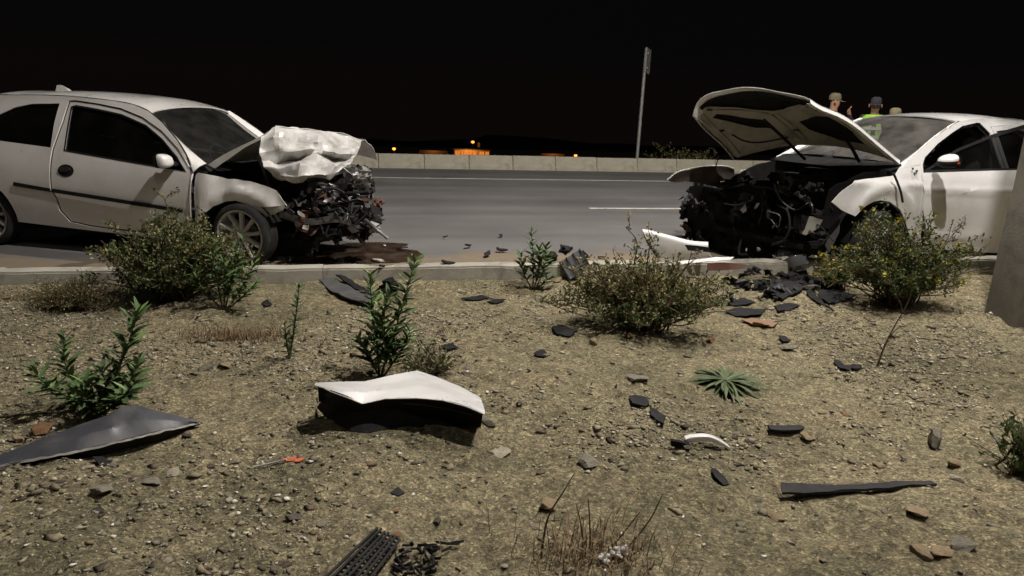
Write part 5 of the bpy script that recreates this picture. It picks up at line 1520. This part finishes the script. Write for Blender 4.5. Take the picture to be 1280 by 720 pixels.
def grille():
    base = dp(470, 700); t = thing('broken_grille', 'broken black slatted grille at the bottom edge', 'car part', base)
    A, B, Cc, Dd = [dp(x, y, .026) - base for x, y in ((405, 738), (472, 664), (500, 682), (452, 748))]
    for k in range(7):
        f = k / 6; a = A * (1 - f) + Dd * f; b_ = B * (1 - f) + Cc * f
        d = (b_ - a); L = np.linalg.norm(d)
        box('slat', tuple((a + b_) / 2 + np.array([0, 0, .004 * (k % 2)])), (L, .008, .010), M_BLACKPL, t, Matrix.Rotation(atan2(d[1], d[0]), 3, 'Z') @ Matrix.Rotation(.35, 3, 'X'), .0015)
    for k in range(15):
        f = .03 + .94 * k / 14; a = A * (1 - f) + B * f; b_ = Dd * (1 - f) + Cc * f; d = b_ - a
        box('cross_bar', tuple((a + b_) / 2 - np.array([0, 0, .008])), (np.linalg.norm(d), .005, .008), M_BLACKPL, t, Matrix.Rotation(atan2(d[1], d[0]), 3, 'Z'), .002)
    base = dp(522, 706); t = thing('shattered_bracket', 'shattered black plastic bracket beside the broken grille', 'car part', base)
    rr = random.Random(4)
    for i in range(60):
        p = dp(rr.uniform(492, 545), rr.uniform(690, 724), rr.uniform(.01, .035)) - base
        L = rr.uniform(.012, .045); box('broken_rib', tuple(p), (L, .005, rr.uniform(.005, .016)), M_BLACKPL, t, Matrix.Rotation(rr.choice([.6, 2.1]) + rr.uniform(-.3, .3), 3, 'Z') @ Matrix.Rotation(rr.uniform(-.4, .4), 3, 'Y'), .0015)
    for i, (x, y, a) in enumerate(((538, 688, .1), (552, 685, -.2), (566, 686, .1), (546, 694, .9), (558, 693, .8), (572, 684, .3))):
        p = dp(x, y, .02) - base; box('broken_arm', tuple(p), (.045, .008, .009), M_BLACKPL, t, Matrix.Rotation(a, 3, 'Z'), .003)
grille()
piece('black_strip', 'long straight black strip lying on the dirt at lower right', 'car part', [(974, 617), (1060, 611.5), (1120, 608.5), (1162, 606.5), (1170, 611), (1100, 616.5), (1040, 621.5), (976, 626.5)], M_DARKPL, .012, None, .010, .05, None, 0, .002, .22)
piece('black_strip', 'short black strip beside a tan stone at right of centre', 'car part', [(959, 536), (1000, 533.5), (1005, 537), (1000, 541.5), (962, 544)], M_DARKPL, .010, None, .010, .05, None, 0, .002, .12)

def crescent():
    base = dp(878, 560); t = thing('curved_trim', 'shiny curved pale trim with a black foot on the dirt', 'car part', base); D = base[1]
    q = lambda x, y: at_depth(x, y, D) - base
    up_ = [q(857, 548.5), q(866, 546.2), (q(884, 545.5)), q(898, 550), q(912, 559)]
    lo_ = [q(858, 553), q(868, 552.5), (q(884, 552)), q(896, 555), q(911.5, 560.5)]
    crumple('trim', [[p + np.array([0, .03, 0]) for p in up_], up_, lo_], M_PAINT2, t, 5, .0005, 6, 2, .003)
    crumple('foot', [[q(838, 549), q(850, 550), q(862, 552)], [q(838, 556), q(850, 559), q(864, 562)]], M_BAY, t, 3, .006, 9, 2, .02)
crescent()

def foam():
    base = dp(768, 706); t = thing('crumpled_foam', 'crumpled white foam scraps in the dry grass at the bottom', 'litter', base); rr = random.Random(8)
    for i in range(26):
        f = rr.random(); p = dp(752 + 36 * f + rr.uniform(-4, 4), 708 - 18 * f + rr.uniform(-5, 5), rr.uniform(.01, .04)) - base
        s = rr.uniform(.012, .026); chunk('foam_lump', p, (s, s, s * .7), M_TORN2, t, i + .7, .4, 1)
foam()

def redring():
    base = dp(366, 577); t = thing('orange_reflector', 'broken orange red plastic reflector with a pale stick', 'car part', base)
    for i, (x, y) in enumerate(((361, 577), (369, 574.5), (375, 577))):
        p = dp(x, y, .008) - base; shard('shard', p, .06, M_ORANGE, t, 24 + i, .003, (.2, .1, i * .5), .1, .45)
    cable('stick', [dp(318, 586, .008) - base, dp(338, 582, .01) - base, dp(358, 577.5, .012) - base], .0035, M_TORN, t)
redring()

# torn bumper of the right car hanging over the kerb
def bumper():
    base = gp(850, 347); t = thing('torn_bumper', 'torn white front bumper lying against the kerb under the right car', 'car part', base)
    D = base[1]; q = lambda x, y, dy: at_depth(x, y, D + dy) - base
    rows = [[q(803, 286, .26), q(813, 287.5, .24), q(835, 293.5, .18), q(860, 300, .10), q(885, 302.5, .03)],
            [q(804, 290, .22), q(814, 292, .20), q(836, 298.5, .14), q(860, 305, .06), q(885, 307.5, -.01)],
            [q(811, 305, .20), q(821, 308, .18), q(840, 313, .12), q(862, 315, .05), q(886, 316, -.02)],
            [q(821, 322, .20), q(829, 323, .17), q(846, 325, .12), q(866, 325, .05), q(890, 323, -.02)]]
    crumple('bumper_skin', rows, M_PAINT2, t, 5, .004, 5, 3, .006, 35)
    crumple('torn_edge', [[q(802, 287, .29), q(808, 303, .2), q(821, 322, .1)], [q(804, 287, .27), q(812, 305, .17), q(824, 322, .07)]], M_BAY, t, 5, .004, 8, 3, .02)
    crumple('lamp_recess', [[q(856, 306, .02), q(872, 307, -.02), q(886, 309, -.05)], [q(860, 313, .0), q(874, 314, -.03), q(888, 315, -.06)]], M_BAY, t, 4, .003, 8, 3, .006)
    crumple('lower_lip', [[q(836, 327, .0), q(862, 325, -.04), q(890, 322, -.08), q(918, 321, -.08)], [q(836, 331, -.02), q(862, 329, -.07), q(890, 326, -.1), q(912, 325, -.1)]], M_PAINT2, t, 4, .003, 8, 3, .008)
    crumple('red_lower_trim', [[q(884, 329, -.1), q(905, 328, -.1), q(934, 331, -.08)], [q(884, 338, -.12), q(905, 338, -.12), q(930, 335, -.1)]], M_RUST, t, 4, .003, 8, 3, .01)
bumper()

M_RUSTSTONE = worn('reddish_stone', (.24, .14, .085), .85, 0, (.16, .12, .08), .5, 14, 0, .4)
AUTO = []
def later(o, x, y, noun, plural, cat, group):
    """label to be written once all its look-alikes are known"""
    AUTO.append((o, x, y, noun, plural)); tag(o, noun, cat, group)
# scattered shards, each one traced from the photograph: name, label, outline, material
SH = [
 ('black_shard', 'black rounded shard on the dirt right of centre, upper of a pair', [(786, 500), (793, 497), (808, 500), (812, 508), (806, 513), (790, 509)], M_BLACKPL, .012),
 ('black_shard', 'black bent shard on the dirt right of centre, lower of a pair', [(812, 513), (820, 517), (832, 524), (829, 536), (822, 530), (813, 522)], M_BLACKPL, .015),
 ('black_shard', 'small black shard with grey edge below the curved trim', [(889, 589), (894, 588), (903, 597), (912, 606), (904, 608), (893, 601)], M_BLACKPL, .012),
 ('grey_slab', 'dark flat slab of torn plastic near the base of the right bush', [(1022, 368), (1036, 364), (1060, 368), (1071, 373), (1058, 378), (1036, 382), (1024, 376)], M_BLACKPL, .03),
 ('black_rod', 'thin black rod lying left of the dark slab', [(1007, 367), (1012, 366), (1040, 386), (1043, 391), (1036, 388), (1012, 373)], M_BLACKPL, .02),
 ('black_shard', 'black wedge shard under the right car among the rubble', [(961, 362), (975, 353), (1000, 352), (1012, 357), (1000, 367), (978, 378), (964, 374)], M_BLACKPL, .06),
 ('black_shard', 'thin black shard leaning near the bare twig, left one', [(1041, 454), (1046, 453), (1064, 464), (1062, 467), (1050, 463)], M_BLACKPL, .02),
 ('black_shard', 'thin black shard near the bare twig, right one', [(1062, 460), (1068, 457), (1077, 460), (1073, 465), (1066, 465)], M_BLACKPL, .015),
 ('black_shard', 'flat black shard left of the middle bush', [(690, 412), (703, 410), (722, 416), (712, 423), (696, 420)], M_BLACKPL, .02),
 ('black_shard', 'small black shard on the dirt left of the middle bush', [(668, 444), (680, 441), (688, 444), (680, 448), (671, 447)], M_BLACKPL, .01),
 ('black_shard', 'black chip lying on a pale patch at lower left of the picture', [(116, 578), (130, 576), (141, 580), (128, 585)], M_BLACKPL, .01),
 ('black_shard', 'small black chip in the lower middle of the dirt', [(488, 618), (497, 614), (506, 618), (498, 621)], M_BLACKPL, .008),
 ('black_shard', 'black chip right of the rosette plant by a grey stone', [(972, 423), (982, 421), (988, 428), (978, 430)], M_BLACKPL, .012),
 ('dark_strip', 'dark strip on the dirt below the kerb left of the middle bush', [(576, 373), (600, 369), (624, 371), (612, 375), (590, 377)], M_BLACKPL, .01),
 ('dark_strip', 'broken dark strip with a pale end below the kerb', [(608, 377), (622, 373), (632, 376), (620, 381)], M_BLACKPL, .01),
 ('brown_slab', 'reddish flat slab among the rubble right of the middle bush', [(926, 403), (940, 400), (972, 405), (966, 411), (940, 409)], M_RUSTSTONE, .012),
 ('dark_strip', 'dark curved strip right of the middle bush', [(905, 392), (925, 386), (958, 390), (950, 397), (920, 397)], M_BLACKPL, .02),
 ('dark_strip', 'dark flat strip below the torn bumper', [(910, 379), (930, 376), (944, 379), (935, 383), (914, 383)], M_BLACKPL, .02),
 ('grey_shard', 'grey broken shard below the red bumper trim', [(968, 385), (985, 380), (1000, 383), (988, 389), (972, 390)], M_BLACKPL, .015),
 ('black_shard', 'black chip beside the small seedling at left', [(327, 381), (334, 378), (340, 382), (332, 385)], M_BLACKPL, .008),
 ('black_shard', 'dark shard on the dirt below the tall seedling', [(551, 436), (562, 432), (572, 437), (560, 440)], M_BLACKPL, .01),
]
for i, (nm, lab, ol, m_, l) in enumerate(SH):
    piece(nm, lab, 'debris', ol, m_, l * .4, (lambda k: (lambda a, b: k * 4 * a * a + .3 * b * k))(l * 1.2), .005, .03, None, i)

# fluid spill and rubbish on the road beside the left car
M_SPILL = mat('spilled_fluid', (.030, .018, .012), .12, 0, .3)
setc(M_SPILL, ramp(M_SPILL, [(.3, (.015, .010, .008)), (.7, (.075, .045, .028))], noise(M_SPILL, 3, 6)))
setc(M_SPILL, ramp(M_SPILL, [(.35, (.08, .08, .08)), (.65, (.7, .7, .7))], noise(M_SPILL, 5, 5)), 'Roughness')
def spill(label, pts):
    P = [gp(x, y, .004) for x, y in pts]; c = sum(P) / len(P)
    C = catmull([p - c for p in P] + [P[0] - c], 6)[:-1]
    C = [p + np.array([.03 * mnoise.noise(Vector(p * 9)), .03 * mnoise.noise(Vector(p * 9 + 5)), 0]) for p in C]
    o = panel('fluid_spill', [(p[0], p[1]) for p in C], lambda a, b: (a, b, 0), M_SPILL, None, (), .2, 0)
    o.location = (c[0], c[1], .004); tag(o, label, 'spill')
spill('dark reddish fluid spilled on the road beside the left wreck', [(360, 332), (420, 330), (470, 329), (510, 327), (530, 321), (520, 313), (500, 310), (512, 305), (480, 303), (450, 303), (400, 308), (360, 316)])
RD = [('black_scrap', 'black scrap lying on the road left of the kerb seedling', 625, 314, .15, M_BLACKPL), ('black_scrap', 'flat black scrap on the road near the spilled fluid', 585, 309, .13, M_BLACKPL), ('grey_scrap', 'pale scrap lying in the spilled fluid by the left wreck', 470, 325, .22, M_TORN),
      ('grey_scrap', 'dark scrap on the road close to the left wreck front', 503, 312, .14, M_DARKPL), ('black_scrap', 'thin dark scrap on the road left of centre', 610, 320, .18, M_DARKPL), ('grey_scrap', 'small pale crumb on the spilled fluid', 481, 308, .06, M_TORN),
      ('black_scrap', 'dark scrap on the kerb left of centre', 560, 329, .14, M_BLACKPL), ('black_scrap', 'black disc-like scrap on top of the kerb', 478, 333, .10, M_BLACKPL), ('black_scrap', 'black scrap at the kerb right of the ribbed tray', 752, 322, .14, M_BLACKPL), ('black_scrap', 'small dark crumb far out on the asphalt', 556, 298, .08, M_DARKPL),
      ('black_scrap', 'small dark crumb on the asphalt above the ribbed tray', 626, 296, .09, M_DARKPL)]
for i, (nm, lab, x, y, s, m_) in enumerate(RD):
    z = .125 if 'kerb left' in lab or 'top of the kerb' in lab else .012
    o = shard(nm, (0, 0, 0), s, m_, None, 300 + i, .012, (.15, .2, i * 1.1), .25, .55); o.location = tuple(map(float, gp(x, y, z))); o.location.z = z + .012; tag(o, lab, 'debris')
# rubble heap under the right car's nose
rr = random.Random(21)
for i in range(46):
    x, y = rr.gauss(960, 34), rr.gauss(355, 9)
    m_ = rr.choice([M_BLACKPL, M_DARKPL, M_BAY, M_BAY, M_BLACKPL, M_GREYPL])
    c0 = (0, 0, 0); s = rr.uniform(.05, .17)
    o = wad('rubble_scrap', c0, s, m_, None, 400 + i, 6) if i % 3 else shard('rubble_scrap', c0, s, m_, None, 400 + i, .008, (rr.uniform(-.5, .5), rr.uniform(-.4, .4), rr.uniform(0, 6)), .3, .5)
    o.location = tuple(map(float, dp(x, y, .035))); later(o, x, y, 'crushed black scrap' if i % 3 else 'flat black scrap', 'crushed black scraps' if i % 3 else 'flat black scraps', 'debris', 'scraps under the saloon')
for i in range(60):
    while True:
        x, y = rr.uniform(330, 1270), rr.uniform(352, 520)
        if not (690 < x < 905 and y < 420): break
    s = rr.uniform(.018, .045)
    m_ = rr.choice([M_BLACKPL, M_BLACKPL, M_DARKPL, M_TORN]); w_ = 'pale' if m_ is M_TORN else 'black'
    o = shard('plastic_crumb', (0, 0, 0), s, m_, None, 500 + i, .004, (rr.uniform(-.4, .4), rr.uniform(-.4, .4), rr.uniform(0, 6)), .3, .6)
    o.location = tuple(map(float, dp(x, y, .008))); later(o, x, y, 'tiny %s plastic crumb' % w_, 'tiny %s plastic crumbs' % w_, 'debris', 'plastic crumbs on the dirt')

# ------------------------------------------------------------------ stones
def stonemat(name, a, b_):
    M = mat(name, a, .9, spec=.25)
    setc(M, ramp(M, [(.3, a), (.7, b_)], noise(M, 3, 8, .75)))
    bump(M, noise(M, 6, 8, .75), .6, .06); return M
M_ST = {'grey': stonemat('grey_stone', (.16, .145, .115), (.27, .245, .19)), 'tan': stonemat('tan_stone', (.22, .165, .10), (.34, .26, .16)), 'pale': stonemat('pale_stone', (.30, .27, .2), (.46, .41, .31)),
        'red': stonemat('red_stone', (.2, .11, .06), (.3, .17, .09)), 'dark': stonemat('dark_stone', (.08, .07, .058), (.15, .13, .105))}
def stonemesh(seed, sub=2, flat=.6):
    bm = bmesh.new(); bmesh.ops.create_icosphere(bm, subdivisions=sub, radius=.5)
    r = random.Random(seed); pl = [(Vector((r.gauss(0, 1), r.gauss(0, 1), r.gauss(0, 1))).normalized(), r.uniform(.22, .40)) for _ in range(13)]
    for v in bm.verts:
        for n, d in pl:
            e = v.co.dot(n) - d
            if e > 0: v.co -= n * e
        v.co *= 1 + .12 * mnoise.fractal(v.co * 3 + Vector((seed, 0, 0)), 1, 2, 3)
        v.co.z *= flat
    me = bpy.data.meshes.new('stone'); bm.to_mesh(me); bm.free()
    me.polygons.foreach_set('use_smooth', [True] * len(me.polygons)); me.set_sharp_from_angle(angle=radians(22))
    return me
ST = [stonemesh(s, 3, f) for s, f in ((1, .7), (2, .55), (3, .45), (4, .65), (5, .35), (6, .75))]
BIG = [(1168, 556, .13, 'grey', 'largest grey stone beside the black strip at right', 1.25), (1190, 582, .09, 'tan', 'brown stone just below the largest grey stone', .8), (1196, 600, .065, 'pale', 'pale stone below the brown stone at right', .7), (128, 616, .10, 'grey', 'grey flat stone with dark side at lower left', .8), (190, 605, .10, 'grey', 'angular grey stone right of the flat one at lower left', .7),
       (55, 540, .13, 'red', 'reddish stone behind the grey wedge at left', .7), (258, 462, .10, 'grey', 'blunt grey stone left of the small seedling', .7), (283, 458, .13, 'tan', 'low tan stone right of the blunt grey stone', .4), (735, 580, .13, 'grey', 'flat pale grey stone in the middle foreground', .5), (795, 474, .22, 'grey', 'flat slab half sunk in the dirt left of the rosette', .25),
       (868, 418, .12, 'tan', 'tan flat stone at the foot of the middle bush', .6), (888, 428, .10, 'red', 'reddish block at the foot of the middle bush', .8), (741, 430, .09, 'tan', 'round tan stone left under the middle bush', .9), (786, 422, .09, 'red', 'reddish stone under the front of the middle bush', .8), (984, 437, .13, 'grey', 'grey stone right of the middle bush near a black chip', .6),
       (950, 407, .17, 'red', 'pinkish flat stone right of the middle bush', .4), (1008, 547, .085, 'tan', 'tan stone touching the end of the short black strip', .6), (860, 560, .07, 'dark', 'dark stone left of the curved trim', .6), (586, 462, .08, 'grey', 'small grey stone right of the tall seedling', .6), (590, 462, .07, 'tan', 'small tan stone touching the small grey stone', .6),
       (612, 531, .10, 'grey', 'grey stone at the right end of the white panel', .8), (367, 649, .075, 'dark', 'dark oblong pebble alone at lower left of centre', .7), (1145, 640, .12, 'tan', 'flat tan stone below the long black strip', .4), (1205, 685, .12, 'grey', 'broad grey stone at the lower right', .6), (1150, 692, .10, 'tan', 'tan stone at the lower right edge, left of a pair', .5),
       (1172, 692, .11, 'tan', 'tan stone at the lower right edge, right of a pair', .5), (697, 352, .12, 'tan', 'tan stone beside the kerb seedling', .8), (1010, 362, .2, 'dark', 'dark lump in the rubble by the right bush', .6), (626, 567, .13, 'pale', 'low pale stone right of the white panel', .3), (22, 550, .07, 'tan', 'tan pebble at far left behind the grey wedge', .8),
       (685, 630, .13, 'tan', 'low tan stone above the wiry grass', .3), (970, 648, .09, 'tan', 'tan pebble below the long black strip, leftmost', .5), (1140, 436, .08, 'tan', 'brown round stone right of the bare twig', .8), (218, 592, .07, 'pale', 'pale pebble right of the angular grey stone', .5), (1097, 582, .085, 'tan', 'angular tan stone above the middle of the long strip', .7)]
for i, (x, y, s, k, lab, f) in enumerate(BIG):
    me = ST[i % 6].copy(); me.materials.clear(); me.materials.append(M_ST[k])
    p = dp(x, y); o = inst(me, 'stone', None, (p[0], p[1], p[2] + s * f * .16), (rr.uniform(-.2, .2), rr.uniform(-.2, .2), rr.uniform(0, 6)), (s, s * rr.uniform(.65, .9), s * f))
    tag(o, lab, 'stone')
SM = []
for k in M_ST:
    for j in range(3):
        me = stonemesh(20 + len(SM), 2, .6); me.materials.append(M_ST[k]); SM.append(me)
for i in range(110):
    u_ = rr.random(); x = rr.uniform(0, 1280); y = 352 + (720 - 352) * (u_ ** .9)
    p = dp(x, y); s = rr.uniform(.018, .048) * (1.25 if y < 450 else 1)
    mi = rr.choice(list(range(9)) * 2 + list(range(6)) + list(range(9, len(SM)))); kk = list(M_ST)[mi // 3]
    o = inst(SM[mi], 'small_stone', None, (p[0], p[1], p[2] + s * .08), (rr.uniform(-.3, .3), rr.uniform(-.3, .3), rr.uniform(0, 6)), (s, s * rr.uniform(.6, 1), s * rr.uniform(.5, .9)))
    z_ = 'tiny' if s < .03 else 'small'
    later(o, x, y, '%s %s stone' % (z_, kk), '%s %s stones' % (z_, kk), 'stone', 'small stones scattered over the dirt')

MARKS = [('the white panel', 500, 510), ('the grey wedge', 110, 545), ('the broken grille', 470, 690), ('the wiry dry grass', 745, 670), ('the long black strip', 1070, 615), ('the curved trim', 880, 553), ('the rosette plant', 906, 478), ('the bare twig', 1105, 440),
         ('the middle bush', 795, 390), ('the left bush', 215, 360), ('the flowering bush', 1120, 360), ('the tall seedling', 480, 440), ('the slim seedling', 365, 425), ('the kerb seedling', 668, 345), ('the lamp post', 1258, 400), ('the largest grey stone', 1168, 553), ('the orange reflector', 366, 577), ('the left seedling', 125, 480), ('the saloon nose', 930, 335)]
ORD = ['nearest', 'second nearest', 'third nearest', 'fourth nearest', 'fifth nearest', 'sixth nearest', 'seventh nearest', 'eighth nearest', 'ninth nearest', 'tenth nearest', 'eleventh nearest', 'twelfth nearest', 'thirteenth nearest', 'fourteenth nearest', 'fifteenth nearest', 'sixteenth nearest', 'seventeenth nearest', 'eighteenth nearest']
def autolabel():
    sets = {}
    for o, x, y, noun, plural in AUTO:
        nm, mx, my = min(MARKS, key=lambda k: (k[1] - x) ** 2 + 2.5 * (k[2] - y) ** 2)
        dx, dy = x - mx, (y - my) * 1.6
        where = ('right of' if dx > 0 else 'left of') if abs(dx) > abs(dy) else ('in front of' if dy > 0 else 'behind')
        sets.setdefault((noun, plural, where, nm), []).append((dx * dx + dy * dy, o))
    for (noun, plural, where, nm), L in sets.items():
        L.sort(key=lambda q: q[0])
        for k, (d, o) in enumerate(L):
            o['label'] = '%s %s %s' % (noun, where, nm) if len(L) == 1 else '%s of the %s %s %s' % (ORD[min(k, 17)], plural, where, nm)
autolabel()

# gravel and litter, too many to count
M_GRAVEL = island('gravel', [(0, (.09, .080, .06)), (.35, (.19, .168, .12)), (.7, (.27, .235, .17)), (.86, (.42, .38, .29)), (1, (.66, .63, .55))], .9)
def gravel(n, smin, smax, seed, name, m_, flat=.6, long=1.0, clump=True):
    r = np.random.default_rng(seed)
    bv = np.array([(1, 0, 0), (0, 1, 0), (-1, 0, 0), (0, -1, 0), (.2, .1, 1), (-.3, .2, -1), (.7, .7, .5), (-.7, .6, .4)], float)
    bf = np.array([(0, 6, 4), (6, 1, 4), (1, 7, 4), (7, 2, 4), (2, 3, 4), (3, 0, 4), (0, 1, 6), (1, 2, 7), (1, 0, 5), (2, 1, 5), (3, 2, 5), (0, 3, 5)])
    U = r.uniform(-6.3, 7, n * 3); V = r.uniform(1.15, KERB_V - .05, n * 3)
    # nearer the camera the same density fills the view
    X = U * UD[0] + V * VD[0]; Y = U * UD[1] + V * VD[1]
    keep = (np.abs(X) < Y * .80 + .3) & (Y > 1.7)
    if clump: keep &= r.uniform(size=n * 3) < np.clip(.40 + 2.4 * vnoise(X * 1.3, Y * 1.3, 21) + .8 * vnoise(X * 4, Y * 4, 22), .06, 1)
    X, Y = X[keep][:n], Y[keep][:n]; n = len(X)
    s = smin + (smax - smin) * r.uniform(size=n) ** 3
    A = r.normal(size=(n, 8, 3)) * .26 + bv
    A *= s[:, None, None] * .5 * np.stack([np.full(n, long) * r.uniform(.8, 1.2, n), r.uniform(.6, 1, n), flat * r.uniform(.6, 1.1, n)], 1)[:, None, :]
    a = r.uniform(0, 6.28, n); c, d = np.cos(a)[:, None], np.sin(a)[:, None]
    P = np.stack([A[:, :, 0] * c - A[:, :, 1] * d + X[:, None], A[:, :, 0] * d + A[:, :, 1] * c + Y[:, None], A[:, :, 2] + (dirt_h(X, Y) + s * (.12 if smax < .05 else .02))[:, None]], 2)
    Fq = (bf[None] + np.arange(n)[:, None, None] * 8).reshape(-1, 3)
    o = fastmesh(name, P.reshape(-1, 3), Fq, m_)
    return o
tag(gravel(38000, .005, .026, 5, 'gravel', M_GRAVEL), 'fine gravel and crumbs all over the bare dirt', 'gravel', None, 'stuff')
M_CLOD = island('soil_clods', [(0, (.13, .112, .07)), (.4, (.22, .188, .118)), (.8, (.30, .252, .16)), (1, (.36, .32, .235))], .95, (30, (.12, .10, .065)), 0, .8)
tag(gravel(5200, .014, .060, 7, 'soil_clods', M_CLOD, .42, 1.1), 'crumbly soil clods half sunk in the bare dirt', 'soil', None, 'stuff')
M_LITTER = island('litter', [(0, (.03, .024, .018)), (.5, (.08, .055, .035)), (1, (.17, .12, .07))], .9)
tag(gravel(3600, .010, .055, 6, 'plant_litter', M_LITTER, .10, 1.3), 'dark plant litter and twig bits strewn on the dirt', 'litter', None, 'stuff')
M_CRUMB = island('road_crumbs', [(0, (.02, .02, .02)), (.6, (.1, .08, .06)), (1, (.4, .38, .34))], .8)

# ------------------------------------------------------------------ people behind the right car
def clothmat(name, trousers, top, skin):
    M = mat(name, top, .85)
    tc = N(M, 'ShaderNodeTexCoord'); sp_ = N(M, 'ShaderNodeSeparateXYZ'); lk(M, tc.outputs['Object'], sp_.inputs[0])
    mr = N(M, 'ShaderNodeMath', operation='DIVIDE'); lk(M, sp_.outputs[2], mr.inputs[0]); mr.inputs[1].default_value = 2.0
    r = N(M, 'ShaderNodeValToRGB'); r.color_ramp.interpolation = 'CONSTANT'; e = r.color_ramp.elements
    for _ in range(2): e.new(.5)
    for x, (p_, c) in zip(e, ((0, (.012, .011, .010)), (.05, trousers), (.50, top), (.765, skin))): x.position = p_; x.color = (*c, 1)
    lk(M, mr.outputs[0], r.inputs[0]); setc(M, r.outputs[0]); return M
SKIN = mat('skin', (.36, .20, .13), .55)
def person(label, px, py, D, facing, cap, capcol, top, vest=False, raise_hand=False, hgt=1.76, lean=0.0):
    hp_ = at_depth(px, py, D)                       # top of the cap
    h = float(np.clip(hp_[2], 1.55, 1.9)); k = h / 1.78
    t = thing('person', label, 'person', (hp_[0], hp_[1], 0), facing)
    V = []; E_ = []; R = []
    def add(p, r, par=None):
        V.append((p[0] * k, p[1] * k, p[2] * k)); R.append(r * k)
        if par is not None: E_.append((par, len(V) - 1))
        return len(V) - 1
    pel = add((0, 0, .95), .15); ab = add((.01, 0, 1.10), .14, pel); ch = add((.02, 0, 1.32), .165, ab); nb = add((.0, 0, 1.46), .09, ch); nk = add((.01, 0, 1.53), .058, nb)
    hd = add((.02, 0, 1.60), .078, nk); hd2 = add((.02, 0, 1.68), .084, hd); hd3 = add((.015, 0, 1.735), .066, hd2)
    add((.105, 0, 1.645), .016, hd)                 # nose
    for s in (-1, 1):
        hip = add((0, s * .10, .90), .115, pel); kn = add((.03, s * .12, .50), .068, hip); an = add((0, s * .13, .10), .045, kn); add((.17, s * .15, .04), .035, add((.05, s * .14, .045), .042, an))
        sh = add((0, s * .19, 1.42), .075, ch)
        if raise_hand and s == -1: el = add((.10, s * .30, 1.24), .052, sh); wr = add((.20, s * .40, 1.46), .036, el); pm = add((.22, s * .43, 1.53), .04, wr); fd = np.array([.25, .3, .9])
        else: el = add((-.01, s * .27, 1.14), .052, sh); wr = add((.08, s * .26, .90), .036, el); pm = add((.10, s * .26, .83), .04, wr); fd = np.array([.2, 0, -1.0])
        fd = fd / np.linalg.norm(fd); pv = np.array(V[pm]) / k
        for j, (o_, L) in enumerate(((-.03, .075), (-.01, .088), (.01, .083), (.03, .065))):
            q_ = pv + fd * .045 + np.array([o_, 0, 0]); f1 = add(q_, .0095, pm); add(q_ + fd * L * .6 + np.array([.0, -.012 * s, 0]), .0085, f1)
        th = add(pv + np.array([.045, 0, 0]) - fd * .01, .011, pm); add(pv + np.array([.062, 0, 0]) + fd * .035, .0095, th)
    me = bpy.data.meshes.new('body'); me.from_pydata(V, E_, [])
    o = bpy.data.objects.new('body', me); COL.objects.link(o); o.parent = t
    sk = o.modifiers.new('skin', 'SKIN'); sk.use_smooth_shade = True
    for i, v in enumerate(me.skin_vertices[0].data): v.radius = (R[i], R[i]); v.use_root = (i == 0)
    ss = o.modifiers.new('sub', 'SUBSURF'); ss.levels = 1; ss.render_levels = 1
    me.materials.append(clothmat('clothes', (.035, .04, .055), top, (.36, .20, .13)))
    # hands take skin too; the cap with a peak
    cm = worn('cap_cloth', capcol, .9, 0, tuple(c * .5 for c in capcol), .7, 25)
    prof = [(.090, 1.668), (.093, 1.70), (.088, 1.74), (.074, 1.768), (.045, 1.784), (.001, 1.788)]
    v, f = lathe(prof, 24, 'z'); v = [((x * 1.08 + .012) * k, y * k * .95, z * k) for x, y, z in v]
    c_ = mk('cap', v, f, cm, t, True, 60)
    pk = [[((.075 + a * .11 * cos(b)) * k, (.088 * sin(b)) * k, (1.668 - a * .022) * k) for b in np.linspace(-1.4, 1.4, 9)] for a in (0, .5, 1)]
    loft('peak', pk, cm, c_, .006)
    for s in (-1, 1):
        bm = bmesh.new(); bmesh.ops.create_uvsphere(bm, u_segments=8, v_segments=6, radius=1)
        for q_ in bm.verts: q_.co = Vector((.005 + .02 * q_.co.x, s * .098 + .01 * q_.co.y, 1.635 + .032 * q_.co.z)) * k
        bmobj('ear', bm, SKIN, t, True, 180)
    if vest:
        vm = mat('hi_vis', (.30, .62, .05), .6); rows = []
        for z, rx, ry in ((1.02, .165, .20), (1.2, .175, .205), (1.35, .185, .215), (1.44, .15, .20), (1.49, .10, .13)):
            rows.append([((.015 + rx * cos(a)) * k, ry * sin(a) * k, z * k) for a in np.linspace(0, 2 * pi, 25)[:-1]])
        vo = loft('vest', rows, vm, t, .006, closed=True)
        gm = mat('reflective_tape', (.6, .6, .58), .4)
        for z, rx, ry in ((1.12, .172, .205), (1.26, .18, .212)):
            loft('tape', [[((.015 + (rx + .009) * cos(a)) * k, (ry + .009) * sin(a) * k, (z + dz) * k) for a in np.linspace(0, 2 * pi, 25)[:-1]] for dz in (-.025, .025)], gm, vo, .002, closed=True)
        dk = mat('dark_jacket', (.012, .012, .014), .9)
        loft('zip_panel', [[((.015 + rx + .006) * k, y * k, z * k) for y in (-.035, .035)] for z, rx in ((1.02, .165), (1.2, .175), (1.35, .185), (1.44, .15))], dk, vo, .004)
    return t
person('person in a khaki peaked cap behind the raised bonnet looking right', 1044, 116, 13.5, radians(-15), True, (.17, .145, .085), (.07, .066, .042))
person('officer in a yellow green vest and dark cap behind the saloon roof', 1096, 121.5, 13.2, radians(-110), True, (.035, .035, .04), (.02, .02, .025), True, True)
person('person whose pale khaki cap just shows over the saloon roof', 1121, 135, 12.2, radians(190), True, (.22, .19, .11), (.05, .05, .045))
